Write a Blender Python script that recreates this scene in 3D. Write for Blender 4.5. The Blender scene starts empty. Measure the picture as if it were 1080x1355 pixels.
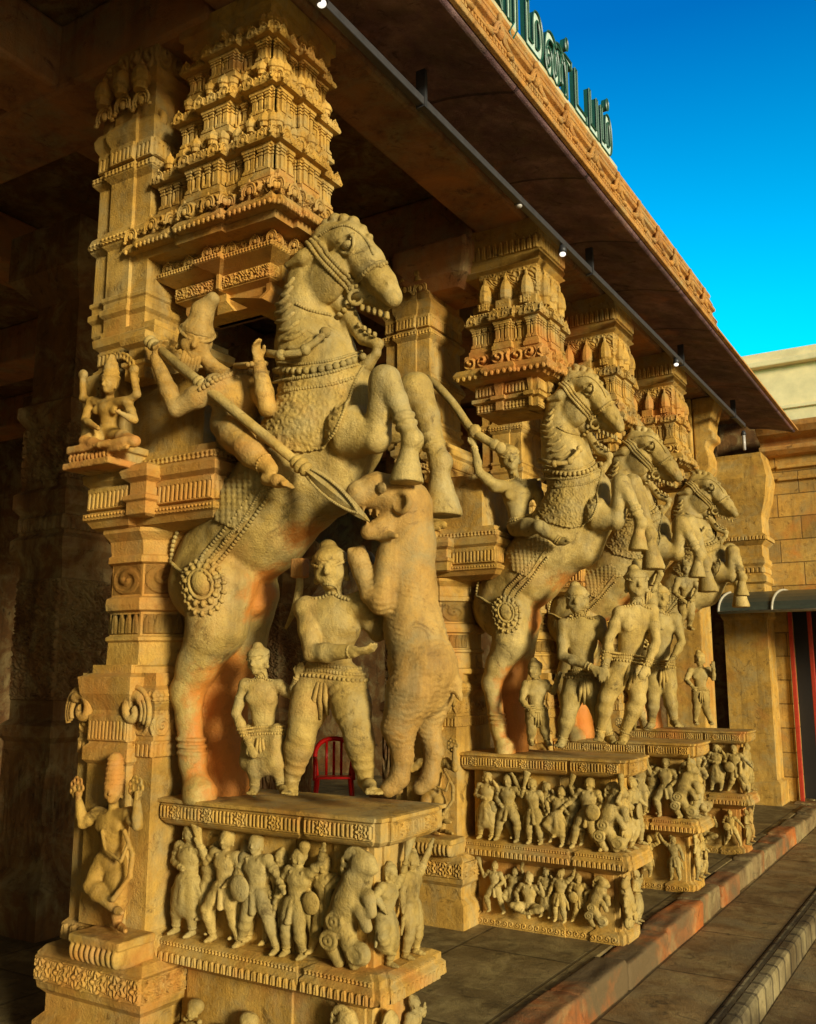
import bpy, math, random
import numpy as np
random.seed(7)
RNG = np.random.default_rng(5)
PI = math.pi
SC = bpy.context.scene
COL = SC.collection
# ------------------------------------------------------------------ camera geometry (metres, Z up, street along +Y)
FPX = 1230.0
TH, PH = math.radians(31.7), math.atan(213 / 1230)
CAM = np.array((0.0, 0.0, 1.8))
_st, _ct, _sp, _cp = math.sin(TH), math.cos(TH), math.sin(PH), math.cos(PH)
RT = np.array((_ct, _st, 0.0)); FW = np.array((-_st * _cp, _ct * _cp, _sp)); UP = np.array((_st * _sp, -_ct * _sp, _cp))
def ray(x, y): return FW + (x - 540) / FPX * RT + (677.5 - y) / FPX * UP
def at(x, y, Y):
    r = ray(x, y); return CAM + r * (Y / r[1])
def dep(p): return float((np.asarray(p) - CAM) @ FW)
def rpx(p, r): return r * dep(p) / FPX

# ------------------------------------------------------------------ implicit-surface sculpting
class Sculpt:
    def __init__(s): s.ops = []; s.mods = []
    def _add(s, f, lo, hi, k, sub): s.ops.append((f, np.array(lo, float), np.array(hi, float), k, sub))
    def cap(s, a, b, ra, rb=None, k=.02, sub=False):
        rb = ra if rb is None else rb
        a = np.array(a, float); b = np.array(b, float); ba = b - a; L2 = max(float(ba @ ba), 1e-9)
        def f(X, Y, Z):
            t = np.clip(((X - a[0]) * ba[0] + (Y - a[1]) * ba[1] + (Z - a[2]) * ba[2]) / L2, 0, 1).astype(np.float32)
            return np.sqrt((X - a[0] - t * ba[0]) ** 2 + (Y - a[1] - t * ba[1]) ** 2 + (Z - a[2] - t * ba[2]) ** 2) - (ra + (rb - ra) * t)
        R = max(ra, rb); s._add(f, np.minimum(a, b) - R, np.maximum(a, b) + R, k, sub)
    def chain(s, pts, rs, k=.02, sub=False):
        for i in range(len(pts) - 1): s.cap(pts[i], pts[i + 1], rs[i], rs[i + 1], k, sub)
    def ell(s, c, r, M=None, k=.02, sub=False):
        c = np.array(c, float); r = np.array(r, float)
        M = np.eye(3) if M is None else np.array(M, float)   # rows = local axes
        def f(X, Y, Z):
            dx, dy, dz = X - c[0], Y - c[1], Z - c[2]
            q = [(dx * M[i][0] + dy * M[i][1] + dz * M[i][2]) / r[i] for i in range(3)]
            k0 = np.sqrt(q[0] ** 2 + q[1] ** 2 + q[2] ** 2)
            k1 = np.sqrt((q[0] / r[0]) ** 2 + (q[1] / r[1]) ** 2 + (q[2] / r[2]) ** 2)
            return k0 * (k0 - 1) / np.maximum(k1, 1e-6)
        R = r.max(); s._add(f, c - R, c + R, k, sub)
    def box(s, c, h, rd=.01, M=None, k=.01, sub=False):
        c = np.array(c, float); h = np.array(h, float)
        M = np.eye(3) if M is None else np.array(M, float)
        def f(X, Y, Z):
            dx, dy, dz = X - c[0], Y - c[1], Z - c[2]
            q = [np.abs(dx * M[i][0] + dy * M[i][1] + dz * M[i][2]) - (h[i] - rd) for i in range(3)]
            o = np.sqrt(sum(np.maximum(v, 0) ** 2 for v in q))
            return o + np.minimum(np.maximum(np.maximum(q[0], q[1]), q[2]), 0) - rd
        R = float(np.linalg.norm(h)); s._add(f, c - R, c + R, k, sub)
    def ring(s, c, ax, R, r, k=.01, sub=False):
        c = np.array(c, float); ax = np.array(ax, float); ax = ax / np.linalg.norm(ax)
        def f(X, Y, Z):
            dx, dy, dz = X - c[0], Y - c[1], Z - c[2]
            h = dx * ax[0] + dy * ax[1] + dz * ax[2]
            q = np.sqrt(np.maximum(dx * dx + dy * dy + dz * dz - h * h, 0)) - R
            return np.sqrt(q * q + h * h) - r
        s._add(f, c - R - r, c + R + r, k, sub)
    def mod(s, f): s.mods.append(f)
    def field(s, vox):
        lo = np.min([o[1] for o in s.ops if not o[4]], 0) - vox * 4; hi = np.max([o[2] for o in s.ops if not o[4]], 0) + vox * 4
        n = np.ceil((hi - lo) / vox).astype(int) + 1
        ax = [(lo[i] + vox * np.arange(n[i])).astype(np.float32) for i in range(3)]
        F = np.full(n, 1.0, np.float32)
        for f, a, b, k, sub in s.ops:
            m = k + vox * 3
            i0 = np.clip(np.floor((a - m - lo) / vox).astype(int), 0, n); i1 = np.clip(np.ceil((b + m - lo) / vox).astype(int) + 1, 0, n)
            if (i1 <= i0).any(): continue
            sl = tuple(slice(i0[i], i1[i]) for i in range(3))
            d = f(ax[0][sl[0]][:, None, None], ax[1][sl[1]][None, :, None], ax[2][sl[2]][None, None, :])
            A = F[sl]; kk = max(k, 1e-5)
            if sub:
                d = -d; h = np.maximum(kk - np.abs(A - d), 0) / kk; F[sl] = np.maximum(A, d) + h * h * kk * .25
            else:
                h = np.maximum(kk - np.abs(A - d), 0) / kk; F[sl] = np.minimum(A, d) - h * h * kk * .25
        for g in s.mods:
            F += g(ax[0][:, None, None], ax[1][None, :, None], ax[2][None, None, :], F)
        s.F, s.lo, s.vox, s.n = F, lo, vox, n
        return s
    def val(s, P):
        P = np.atleast_2d(P); q = (P - s.lo) / s.vox
        i = np.floor(q).astype(int); ok = ((i >= 0) & (i < s.n - 1)).all(1); i = np.clip(i, 0, s.n - 2); f = q - i
        r = 0
        for dx in (0, 1):
            for dy in (0, 1):
                for dz in (0, 1):
                    w = (f[:, 0] if dx else 1 - f[:, 0]) * (f[:, 1] if dy else 1 - f[:, 1]) * (f[:, 2] if dz else 1 - f[:, 2])
                    r = r + w * s.F[i[:, 0] + dx, i[:, 1] + dy, i[:, 2] + dz]
        return np.where(ok, r, 1.0)
    def grad(s, p):
        e = s.vox; P = np.array([p + e * v for v in (np.array((1, 0, 0)), np.array((-1, 0, 0)), np.array((0, 1, 0)), np.array((0, -1, 0)), np.array((0, 0, 1)), np.array((0, 0, -1)))])
        v = s.val(P); g = np.array((v[0] - v[1], v[2] - v[3], v[4] - v[5])); return g / max(np.linalg.norm(g), 1e-9)
    def hit(s, x, y):
        """point and normal where the sight line through photo pixel x, y meets the sculpture"""
        r = ray(x, y); r = r / np.linalg.norm(r); c = (s.lo + s.lo + s.vox * s.n) / 2
        tc = float((c - CAM) @ r); t = np.arange(tc - 1.6, tc + 1.6, s.vox * .5)
        v = s.val(CAM + t[:, None] * r); j = np.argmax(v < 0)
        if v[j] >= 0: j = int(np.argmin(v))
        p = CAM + t[j] * r
        return p, s.grad(p)
    def surf(s, p, it=6):
        p = np.array(p, float)
        for _ in range(it): p = p - s.grad(p) * float(s.val(p)[0]) * .9
        return p, s.grad(p)
    def mesh(s, vox=None):
        if vox is not None: s.field(vox)
        F = s.F; I = F < 0
        cnt = np.zeros([k - 1 for k in F.shape], np.int8); C8 = []
        for dx in (0, 1):
            for dy in (0, 1):
                for dz in (0, 1):
                    sl = (slice(dx, F.shape[0] - 1 + dx), slice(dy, F.shape[1] - 1 + dy), slice(dz, F.shape[2] - 1 + dz))
                    cnt += I[sl]; C8.append((dx, dy, dz))
        act = np.nonzero((cnt > 0) & (cnt < 8)); n = len(act[0])
        base = np.stack(act, 1); V = {c: F[act[0] + c[0], act[1] + c[1], act[2] + c[2]] for c in C8}
        pos = np.zeros((n, 3)); w = np.zeros(n)
        for a in C8:
            for d in range(3):
                if a[d]: continue
                b = tuple(1 if i == d else a[i] for i in range(3)); va, vb = V[a], V[b]
                m = (va < 0) != (vb < 0); t = np.where(m, va / np.where(m, va - vb, 1), 0)
                q = np.tile(np.array(a, float), (n, 1)); q[:, d] = t
                pos += q * m[:, None]; w += m
        verts = s.lo + s.vox * (base + pos / w[:, None])
        idx = np.full(cnt.shape, -1, np.int32); idx[act] = np.arange(n)
        faces = []
        for d in range(3):
            u, v = (d + 1) % 3, (d + 2) % 3
            sa = [slice(None)] * 3; sb = [slice(None)] * 3; sa[d] = slice(0, -1); sb[d] = slice(1, None)
            A, B = I[tuple(sa)], I[tuple(sb)]
            e = np.stack(np.nonzero(A != B), 1)
            e = e[(e[:, u] > 0) & (e[:, v] > 0) & (e[:, u] < F.shape[u] - 1) & (e[:, v] < F.shape[v] - 1)]
            fl = A[e[:, 0], e[:, 1], e[:, 2]]
            def g(du, dv):
                x = e.copy(); x[:, u] += du; x[:, v] += dv; return idx[x[:, 0], x[:, 1], x[:, 2]]
            q = np.stack((g(-1, -1), g(0, -1), g(0, 0), g(-1, 0)), 1)
            q[~fl] = q[~fl][:, ::-1]; faces.append(q)
        Fc = np.concatenate(faces); Fc = Fc[(Fc >= 0).all(1)]
        return verts, Fc

# ------------------------------------------------------------------ mesh helpers
_ER = []
for _i in range(14):
    _w = float(np.exp(RNG.uniform(math.log(.022), math.log(.13)))); _k = RNG.normal(size=3); _k *= 2 * PI / _w / np.linalg.norm(_k); _ER.append((.00026 * (_w / .05) ** .5, _k, RNG.uniform(0, 6.28)))
def mk(name, verts, faces, mat, parent=None, origin=None, smooth=True):
    """one mesh object; faces = (n,4) array or list of tuples; origin = world point the vertices are stored relative to"""
    me = bpy.data.meshes.new(name)
    V = np.asarray(verts, float).reshape(-1, 3)
    if origin is not None: V = V - np.asarray(origin, float)
    if isinstance(faces, np.ndarray):
        me.vertices.add(len(V)); me.vertices.foreach_set('co', V.astype(np.float32).ravel())
        k = faces.shape[1]; me.loops.add(faces.size); me.loops.foreach_set('vertex_index', faces.astype(np.int32).ravel())
        me.polygons.add(len(faces)); me.polygons.foreach_set('loop_start', np.arange(0, faces.size, k, dtype=np.int32))
        me.update(calc_edges=True); me.validate()
    else:
        me.from_pydata([tuple(v) for v in V], [], faces); me.update()
    me.polygons.foreach_set('use_smooth', np.full(len(me.polygons), smooth)); me.update()
    if isinstance(faces, np.ndarray) and smooth:      # weathering: shallow dents and swellings of the carved surface
        nv = np.zeros(len(V) * 3, np.float32); me.vertices.foreach_get('normal', nv); nv = nv.reshape(-1, 3)
        d = sum(a * np.sin(V @ k + p) for a, k, p in _ER); V = V + nv * d[:, None]
        me.vertices.foreach_set('co', V.astype(np.float32).ravel()); me.update()
    o = bpy.data.objects.new(name, me); COL.objects.link(o)
    if mat: me.materials.append(mat)
    if parent is not None: o.parent = parent
    elif origin is not None: o.location = origin
    return o
def tag(o, label=None, cat=None, group=None, kind=None):
    for k, v in (('label', label), ('category', cat), ('group', group), ('kind', kind)):
        if v: o[k] = v
    return o
def empty(name, loc, label, cat, group=None):
    o = bpy.data.objects.new(name, None); COL.objects.link(o); o.location = loc; o.empty_display_size = .1
    return tag(o, label, cat, group)
def copy_tree(o, parent=None):
    c = o.copy(); COL.objects.link(c)
    if parent is not None: c.parent = parent
    for ch in list(o.children): copy_tree(ch, c)
    return c
def nrm(v):
    v = np.asarray(v, float); return v / max(np.linalg.norm(v), 1e-9)
def frame(z, x=(1, 0, 0)):
    """rows: x, y, z local axes"""
    z = nrm(z); x = np.asarray(x, float); x = x - z * (x @ z)
    if np.linalg.norm(x) < 1e-6: x = np.array((0, 1, 0)) - z * z[1]
    x = nrm(x); return np.array((x, np.cross(z, x), z))

_SPH = {}
def sph(nu, nv):
    if (nu, nv) not in _SPH:
        v = [(0, 0, 1)]
        for i in range(1, nv):
            for j in range(nu):
                a, b = PI * i / nv, 2 * PI * j / nu; v.append((math.sin(a) * math.cos(b), math.sin(a) * math.sin(b), math.cos(a)))
        v.append((0, 0, -1)); f = []
        for j in range(nu): f.append((0, 1 + j, 1 + (j + 1) % nu))
        for i in range(nv - 2):
            for j in range(nu):
                a = 1 + i * nu; f.append((a + j, a + nu + j, a + nu + (j + 1) % nu, a + (j + 1) % nu))
        a = 1 + (nv - 2) * nu
        for j in range(nu): f.append((a + j, len(v) - 1, a + (j + 1) % nu))
        _SPH[nu, nv] = (np.array(v), f)
    return _SPH[nu, nv]
class MB:
    def __init__(s): s.v = []; s.f = []; s.n = 0
    def put(s, V, F, M=None, t=None, sc=None):
        """V rows scaled by sc, turned by axes M (rows = local axes), moved to t"""
        V = np.asarray(V, float)
        if sc is not None: V = V * np.asarray(sc, float)
        if M is not None: V = V @ np.asarray(M, float)
        if t is not None: V = V + np.asarray(t, float)
        s.v.append(V); n = s.n; s.f.extend([tuple(i + n for i in q) for q in F]); s.n += len(V)
    def box(s, x0, x1, y0, y1, z0, z1):
        s.put([(x0, y0, z0), (x1, y0, z0), (x1, y1, z0), (x0, y1, z0), (x0, y0, z1), (x1, y0, z1), (x1, y1, z1), (x0, y1, z1)],
              [(0, 3, 2, 1), (4, 5, 6, 7), (0, 1, 5, 4), (1, 2, 6, 5), (2, 3, 7, 6), (3, 0, 4, 7)])
    def bead(s, p, r, M=None, nu=8, nv=5):
        V, F = sph(nu, nv); s.put(V, F, M, p, r)
    def tube(s, pts, r, n=8, caps=True, twist=0):
        pts = [np.asarray(p, float) for p in pts]; rs = r if hasattr(r, '__len__') else [r] * len(pts)
        V = []; up = None
        for i, p in enumerate(pts):
            t = nrm(pts[min(i + 1, len(pts) - 1)] - pts[max(i - 1, 0)])
            if up is None: up = np.array((0, 0, 1.)) if abs(t[2]) < .9 else np.array((1., 0, 0))
            a = nrm(up - t * (up @ t)); b = np.cross(t, a); up = a
            for j in range(n):
                w = 2 * PI * j / n + twist * i
                V.append(p + rs[i] * (math.cos(w) * a + math.sin(w) * b))
        F = [(i * n + j, i * n + (j + 1) % n, (i + 1) * n + (j + 1) % n, (i + 1) * n + j) for i in range(len(pts) - 1) for j in range(n)]
        if caps: F.append(tuple(range(n - 1, -1, -1))); F.append(tuple(range((len(pts) - 1) * n, len(pts) * n)))
        s.put(V, F)
    def rope(s, pts, r, gap=1.5, ns=None):
        """a row of overlapping slanted beads along a path: carved rope"""
        P = resample(pts, r * gap)
        for i in range(len(P) - 1):
            t = nrm(P[i + 1] - P[i]); n = np.array((0, -1., 0)) if ns is None else ns
            s.bead((P[i] + P[i + 1]) / 2, (r * .8, r, r * 1.05), frame(nrm(t + .6 * np.cross(t, n)), n), 7, 5)
    def beads(s, pts, r, gap=2.1):
        for p in resample(pts, r * gap): s.bead(p, r)
    def stack(s, poly, prof, top=True, bot=True):
        """rectilinear plan polygon (CCW) swept through (outset, z) pairs: a run of mouldings"""
        n = len(poly); b = s.n; V = []
        for o, z in prof: V += [(x, y, z) for x, y in offs(poly, o)]
        F = [(i * n + j, i * n + (j + 1) % n, (i + 1) * n + (j + 1) % n, (i + 1) * n + j) for i in range(len(prof) - 1) for j in range(n)]
        if bot: F.append(tuple(range(n - 1, -1, -1)))
        if top: F.append(tuple(range((len(prof) - 1) * n, len(prof) * n)))
        s.put(V, F)
    def lathe(s, cx, cy, prof, n=16, rot=0, sq=1.0):
        V = [(cx + r * math.cos(2 * PI * (j + rot) / n), cy + sq * r * math.sin(2 * PI * (j + rot) / n), z) for r, z in prof for j in range(n)]
        F = [(i * n + j, i * n + (j + 1) % n, (i + 1) * n + (j + 1) % n, (i + 1) * n + j) for i in range(len(prof) - 1) for j in range(n)]
        F.append(tuple(range(n - 1, -1, -1))); F.append(tuple(range((len(prof) - 1) * n, len(prof) * n)))
        s.put(V, F)
    def relief(s, o, u, v, n, func, res=.005, amp=.012):
        """carved panel: a height field over the rectangle o + u + v, raised along n; func(U, V) in metres from its corner"""
        o, u, v = (np.asarray(q, float) for q in (o, u, v)); n = np.asarray(n, float)
        lu, lv = np.linalg.norm(u), np.linalg.norm(v); nu, nv = max(2, int(lu / res)), max(2, int(lv / res))
        U, W = np.meshgrid(np.linspace(0, lu, nu + 1), np.linspace(0, lv, nv + 1), indexing='ij')
        h = np.clip(func(U, W, lu, lv), 0, 1) * amp
        h[0, :] = h[-1, :] = 0; h[:, 0] = h[:, -1] = 0
        P = o + (U / lu)[..., None] * u + (W / lv)[..., None] * v + h[..., None] * n
        idx = np.arange((nu + 1) * (nv + 1)).reshape(nu + 1, nv + 1)
        q = np.stack((idx[:-1, :-1], idx[1:, :-1], idx[1:, 1:], idx[:-1, 1:]), -1).reshape(-1, 4)
        if np.dot(np.cross(u, v), n) < 0: q = q[:, ::-1]
        s.put(P.reshape(-1, 3), [tuple(r) for r in q.tolist()])
    def build(s, name, mat, parent=None, origin=None, smooth=False, bevel=0):
        o = mk(name, np.concatenate(s.v), s.f, mat, parent, origin, smooth)
        if bevel:
            m = o.modifiers.new('edge_wear', 'BEVEL'); m.width = bevel; m.segments = 2; m.limit_method = 'ANGLE'; m.angle_limit = .7; m.harden_normals = False
        return o
def offs(poly, o):
    n = len(poly); R = []
    for i in range(n):
        p, a, b = poly[i], poly[i - 1], poly[(i + 1) % n]
        def nn(q, r):
            d = np.array((r[0] - q[0], r[1] - q[1])); d /= max(np.hypot(*d), 1e-9); return np.array((d[1], -d[0]))
        n1, n2 = nn(a, p), nn(p, b); m = n1 + n2 if abs(n1 @ n2) < .5 else n1
        R.append((p[0] + o * m[0], p[1] + o * m[1]))
    return R
def resample(pts, d):
    P = np.array(pts, float); L = np.concatenate(([0], np.cumsum(np.linalg.norm(np.diff(P, axis=0), axis=1))))
    n = max(2, int(round(L[-1] / d)) + 1); t = np.linspace(0, L[-1], n)
    return np.stack([np.interp(t, L, P[:, i]) for i in range(3)], 1)
def spline(pts, n=8):
    P = np.array(pts, float); P = np.vstack((2 * P[0] - P[1], P, 2 * P[-1] - P[-2])); R = []
    for i in range(1, len(P) - 2):
        for t in np.linspace(0, 1, n, endpoint=False):
            a, b, c, d = P[i - 1], P[i], P[i + 1], P[i + 2]
            R.append(.5 * (2 * b + (c - a) * t + (2 * a - 5 * b + 4 * c - d) * t * t + (3 * b - a - 3 * c + d) * t ** 3))
    R.append(P[-2]); return np.array(R)
def in_poly(x, y, poly):
    r = np.zeros(x.shape, bool); n = len(poly)
    for i in range(n):
        (x0, y0), (x1, y1) = poly[i], poly[(i + 1) % n]
        if y0 != y1: r ^= ((y0 > y) != (y1 > y)) & (x < (x1 - x0) * (y - y0) / (y1 - y0) + x0)
    return r
def project(P):
    d = np.asarray(P) - CAM; c = d @ FW; return 540 + FPX * (d @ RT) / c, 677.5 - FPX * (d @ UP) / c

# ------------------------------------------------------------------ carved-surface patterns (height 0..1 over a strip)
def pat_scroll(per):
    def f(U, V, lu, lv):
        p = per or lv; c = np.floor(U / p); x = (U / p - c - .5) * 2; y = (V / lv - .5) * 2; s = np.where(c % 2 == 0, 1, -1)
        r = np.hypot(x, y); a = np.arctan2(y, x * s)
        w = np.cos(a + 9 * r); return np.where(r < 1, .5 + .5 * np.sign(w) * np.abs(w) ** .5, .15) * (.75 + .25 * np.cos(r * 3))
    return f
def pat_flute(per, top=.25):
    def f(U, V, lu, lv):
        x = np.abs(np.mod(U / per, 1) - .5) * 2; y = V / lv
        m = np.clip((1 - x) * 2.2, 0, 1); return np.where((y > 1 - top) | (y < .1), .8, m * (1 - .3 * y))
    return f
def pat_petal(per):
    def f(U, V, lu, lv):
        x = np.abs(np.mod(U / per, 1) - .5) * 2; y = V / lv
        e = np.clip(1 - (x / np.maximum(np.sqrt(np.clip(1 - y ** 2, 0, 1)), .05)) ** 2, 0, 1); return np.sqrt(e) * (1 - .35 * np.exp(-(x / .18) ** 2))
    return f
def pat_medal(per):
    def f(U, V, lu, lv):
        c = np.mod(U / per, 1) * per - per / 2; y = V - lv / 2; r = np.hypot(c, y) / (lv * .5)
        fl = .5 + .5 * np.sign(np.sin(U / per * 2 * PI * 9)) * (np.abs(y) < lv * .33)
        md = np.where(r < 1, .65 + .35 * np.cos(r * 11 + 2 * np.cos(5 * np.arctan2(y, c))), 0)
        e = (np.abs(y) > lv * .4) * .7
        return np.maximum(np.where(r < 1.05, md, fl * .75), e)
    return f
def pat_diap(per):
    def f(U, V, lu, lv):
        a = np.sin(PI * (U + V) / per) * np.sin(PI * (U - V) / per); return np.clip(.5 + .9 * a, 0, 1)
    return f
_PH = RNG.uniform(0, 6.28, (6, 2))
def pat_leaf(sc):
    def f(U, V, lu, lv):
        x, y = U / sc, V / sc
        q = np.sin(2.1 * x + 1.3 * np.sin(1.7 * y + _PH[0, 0])) + np.sin(2.3 * y + 1.5 * np.sin(1.9 * x + _PH[1, 0])) + .6 * np.sin(4.1 * (x + y) + _PH[2, 0])
        return .5 + .5 * np.sin(3.2 * q) * np.clip(1.2 - np.abs(V / lv - .5) * 1.2, 0, 1)
    return f
# ------------------------------------------------------------------ materials
def new_mat(name):
    m = bpy.data.materials.new(name); m.use_nodes = True; nt = m.node_tree
    b = nt.nodes['Principled BSDF']; return m, nt, b
def N(nt, t, **k):
    n = nt.nodes.new(t)
    for a, v in k.items():
        if a.startswith('i_'): n.inputs[a[2:].replace('_', ' ')].default_value = v
        else: setattr(n, a, v)
    return n
def ramp(nt, fac, stops):
    r = nt.nodes.new('ShaderNodeValToRGB'); e = r.color_ramp.elements
    while len(e) < len(stops): e.new(.5)
    for q, (p, c) in zip(e, stops): q.position = p; q.color = (*c, 1) if len(c) == 3 else c
    nt.links.new(fac, r.inputs[0]); return r.outputs[0]
def mixc(nt, fac, a, b, mode='MIX'):
    m = nt.nodes.new('ShaderNodeMix'); m.data_type = 'RGBA'; m.blend_type = mode
    for s, v in ((m.inputs[0], fac), (m.inputs[6], a), (m.inputs[7], b)):
        if hasattr(v, 'links'): nt.links.new(v, s)
        elif isinstance(v, (int, float)): s.default_value = v
        else: s.default_value = (*v, 1)
    return m.outputs[2]
def noise(nt, vec, scale, detail=6, rough=.6, dist=0):
    n = N(nt, 'ShaderNodeTexNoise'); n.inputs['Scale'].default_value = scale; n.inputs['Detail'].default_value = detail
    n.inputs['Roughness'].default_value = rough; n.inputs['Distortion'].default_value = dist
    nt.links.new(vec, n.inputs['Vector']); return n.outputs['Fac']
def math_(nt, op, a, b=0.0):
    n = nt.nodes.new('ShaderNodeMath'); n.operation = op
    for s, v in zip(n.inputs, (a, b)):
        if hasattr(v, 'links'): nt.links.new(v, s)
        else: s.default_value = v
    return n.outputs[0]
def stone(name, c0, c1, c2, stain=None, amt=.0, bump=.75, rough=.72, spots=(), spotcol=None, carve=None, sc=1.0, joints=None, olive=.7, streak=.6):
    m, nt, b = new_mat(name); L = nt.links.new
    pos = N(nt, 'ShaderNodeNewGeometry').outputs['Position']
    obj = N(nt, 'ShaderNodeTexCoord').outputs['Object']
    big = noise(nt, pos, 2.3 * sc, 8, .62, .4); mid = noise(nt, pos, 14 * sc, 6, .65); fin = noise(nt, pos, 95 * sc, 4, .7)
    col = ramp(nt, big, [(.25, c0), (.5, c1), (.72, c2)])
    col = mixc(nt, .55, col, ramp(nt, mid, [(.3, (.55, .53, .5)), (.55, (1, 1, 1)), (.75, (1.2, 1.18, 1.1))]), 'MULTIPLY')
    col = mixc(nt, .35, col, ramp(nt, fin, [(.3, (.6, .58, .55)), (.5, (1, 1, 1)), (.8, (1.25, 1.22, 1.15))]), 'MULTIPLY')
    ol = noise(nt, pos, 3.7 * sc, 8, .7, .6); col = mixc(nt, ramp(nt, ol, [(.46, (0, 0, 0)), (.66, (olive,) * 3)]), col, (.33, .26, .11))
    rnd = N(nt, 'ShaderNodeObjectInfo').outputs['Random']; col = mixc(nt, 1.0, col, ramp(nt, rnd, [(0, (.84, .86, .88)), (.5, (1, 1, 1)), (1, (1.10, 1.06, .96))]), 'MULTIPLY')
    # dark lichen / dirt specks with their own shape
    sp = noise(nt, pos, 6.5 * sc, 10, .75, 1.2)
    col = mixc(nt, ramp(nt, sp, [(.56, (0, 0, 0)), (.66, (.8, .8, .8))]), col, tuple(.38 * v for v in c0))
    if streak:      # rain and soot runs down the faces
        mv = N(nt, 'ShaderNodeMapping'); mv.inputs['Scale'].default_value = (7, 7, .55); L(pos, mv.inputs['Vector']); sk_ = noise(nt, mv.outputs[0], 1.0, 7, .7, .3)
        col = mixc(nt, ramp(nt, sk_, [(.52, (0, 0, 0)), (.70, (streak,) * 3)]), col, tuple(.30 * v for v in c1)); col = mixc(nt, ramp(nt, sk_, [(.30, (streak * .5,) * 3), (.44, (0, 0, 0))]), col, tuple(min(1, 1.15 * v + .05) for v in c2))
    if stain:
        st = noise(nt, pos, 1.1 * sc, 7, .6, .8)
        col = mixc(nt, ramp(nt, st, [(.62 - amt * .5, (0, 0, 0)), (.80 - amt * .5, (1, 1, 1))]), col, stain)
    for (c, r) in spots:
        d = N(nt, 'ShaderNodeVectorMath', operation='DISTANCE'); L(obj, d.inputs[0]); d.inputs[1].default_value = tuple(c)
        w = math_(nt, 'ADD', math_(nt, 'DIVIDE', d.outputs['Value'], r), math_(nt, 'MULTIPLY', math_(nt, 'SUBTRACT', mid, .5), 1.1))
        col = mixc(nt, ramp(nt, w, [(.6, (.85, .85, .85)), (1.0, (0, 0, 0))]), col, spotcol)
    hgt = math_(nt, 'ADD', math_(nt, 'MULTIPLY', mid, .9), math_(nt, 'MULTIPLY', fin, .6))
    vor = N(nt, 'ShaderNodeTexVoronoi'); vor.inputs['Scale'].default_value = 55 * sc; L(pos, vor.inputs['Vector'])
    pit = ramp(nt, vor.outputs['Distance'], [(.0, (0, 0, 0)), (.22, (1, 1, 1))])
    hgt = math_(nt, 'ADD', hgt, math_(nt, 'MULTIPLY', math_(nt, 'MULTIPLY', pit, noise(nt, pos, 9, 3)), .35))
    if joints:
        br = N(nt, 'ShaderNodeTexBrick'); br.offset = .5
        mp = N(nt, 'ShaderNodeMapping'); mp.inputs['Rotation'].default_value = joints[3]; L(pos, mp.inputs['Vector']); L(mp.outputs[0], br.inputs['Vector'])
        br.inputs['Scale'].default_value = 1; br.inputs['Brick Width'].default_value = joints[0]; br.inputs['Row Height'].default_value = joints[1]
        br.inputs['Mortar Size'].default_value = joints[2]; br.inputs['Mortar Smooth'].default_value = .4; br.inputs['Bias'].default_value = 0
        br.inputs['Color1'].default_value = (.75, .75, .75, 1); br.inputs['Color2'].default_value = (1.15, 1.12, 1.05, 1); br.inputs['Mortar'].default_value = (.4, .38, .35, 1)
        col = mixc(nt, .9, col, br.outputs['Color'], 'MULTIPLY'); hgt = math_(nt, 'SUBTRACT', hgt, math_(nt, 'MULTIPLY', br.outputs['Fac'], 1.6))
    nrmL = None
    if carve:
        cv = N(nt, 'ShaderNodeTexVoronoi', feature='SMOOTH_F1'); cv.inputs['Scale'].default_value = carve; cv.inputs['Smoothness'].default_value = .15
        wv = N(nt, 'ShaderNodeTexNoise'); wv.inputs['Scale'].default_value = carve * .5; L(pos, wv.inputs['Vector'])
        vm = N(nt, 'ShaderNodeVectorMath', operation='MULTIPLY_ADD'); L(wv.outputs['Color'], vm.inputs[0]); vm.inputs[1].default_value = (1.2 / carve,) * 3; L(pos, vm.inputs[2]); L(vm.outputs[0], cv.inputs['Vector'])
        rg = math_(nt, 'SINE', math_(nt, 'MULTIPLY', cv.outputs['Distance'], 16.0))
        b2 = N(nt, 'ShaderNodeBump'); b2.inputs['Strength'].default_value = .8; b2.inputs['Distance'].default_value = .011; L(rg, b2.inputs['Height']); nrmL = b2.outputs[0]
    bp = N(nt, 'ShaderNodeBump'); bp.inputs['Strength'].default_value = bump; bp.inputs['Distance'].default_value = .012
    L(hgt, bp.inputs['Height'])
    if nrmL is not None: L(nrmL, bp.inputs['Normal'])
    L(bp.outputs[0], b.inputs['Normal']); L(col, b.inputs['Base Color'])
    L(ramp(nt, mid, [(.3, (rough - .12,) * 3), (.7, (min(1, rough + .12),) * 3)]), b.inputs['Roughness'])
    b.inputs['Specular IOR Level'].default_value = .28
    return m
def plain(name, col, rough=.5, metal=0, var=.25, sc=20, bump=.1, emit=None):
    m, nt, b = new_mat(name)
    pos = N(nt, 'ShaderNodeNewGeometry').outputs['Position']; f = noise(nt, pos, sc, 6, .65)
    c = mixc(nt, 1.0, col, ramp(nt, f, [(.3, (1 - var,) * 3), (.7, (1 + var * .4,) * 3)]), 'MULTIPLY')
    nt.links.new(c, b.inputs['Base Color']); b.inputs['Roughness'].default_value = rough; b.inputs['Metallic'].default_value = metal
    bp = N(nt, 'ShaderNodeBump'); bp.inputs['Strength'].default_value = bump; bp.inputs['Distance'].default_value = .01
    nt.links.new(f, bp.inputs['Height']); nt.links.new(bp.outputs[0], b.inputs['Normal'])
    if emit: b.inputs['Emission Color'].default_value = (*emit[0], 1); b.inputs['Emission Strength'].default_value = emit[1]
    return m
OCH = ((.20, .125, .028), (.40, .268, .066), (.56, .41, .14))       # weathered ochre sandstone
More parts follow.
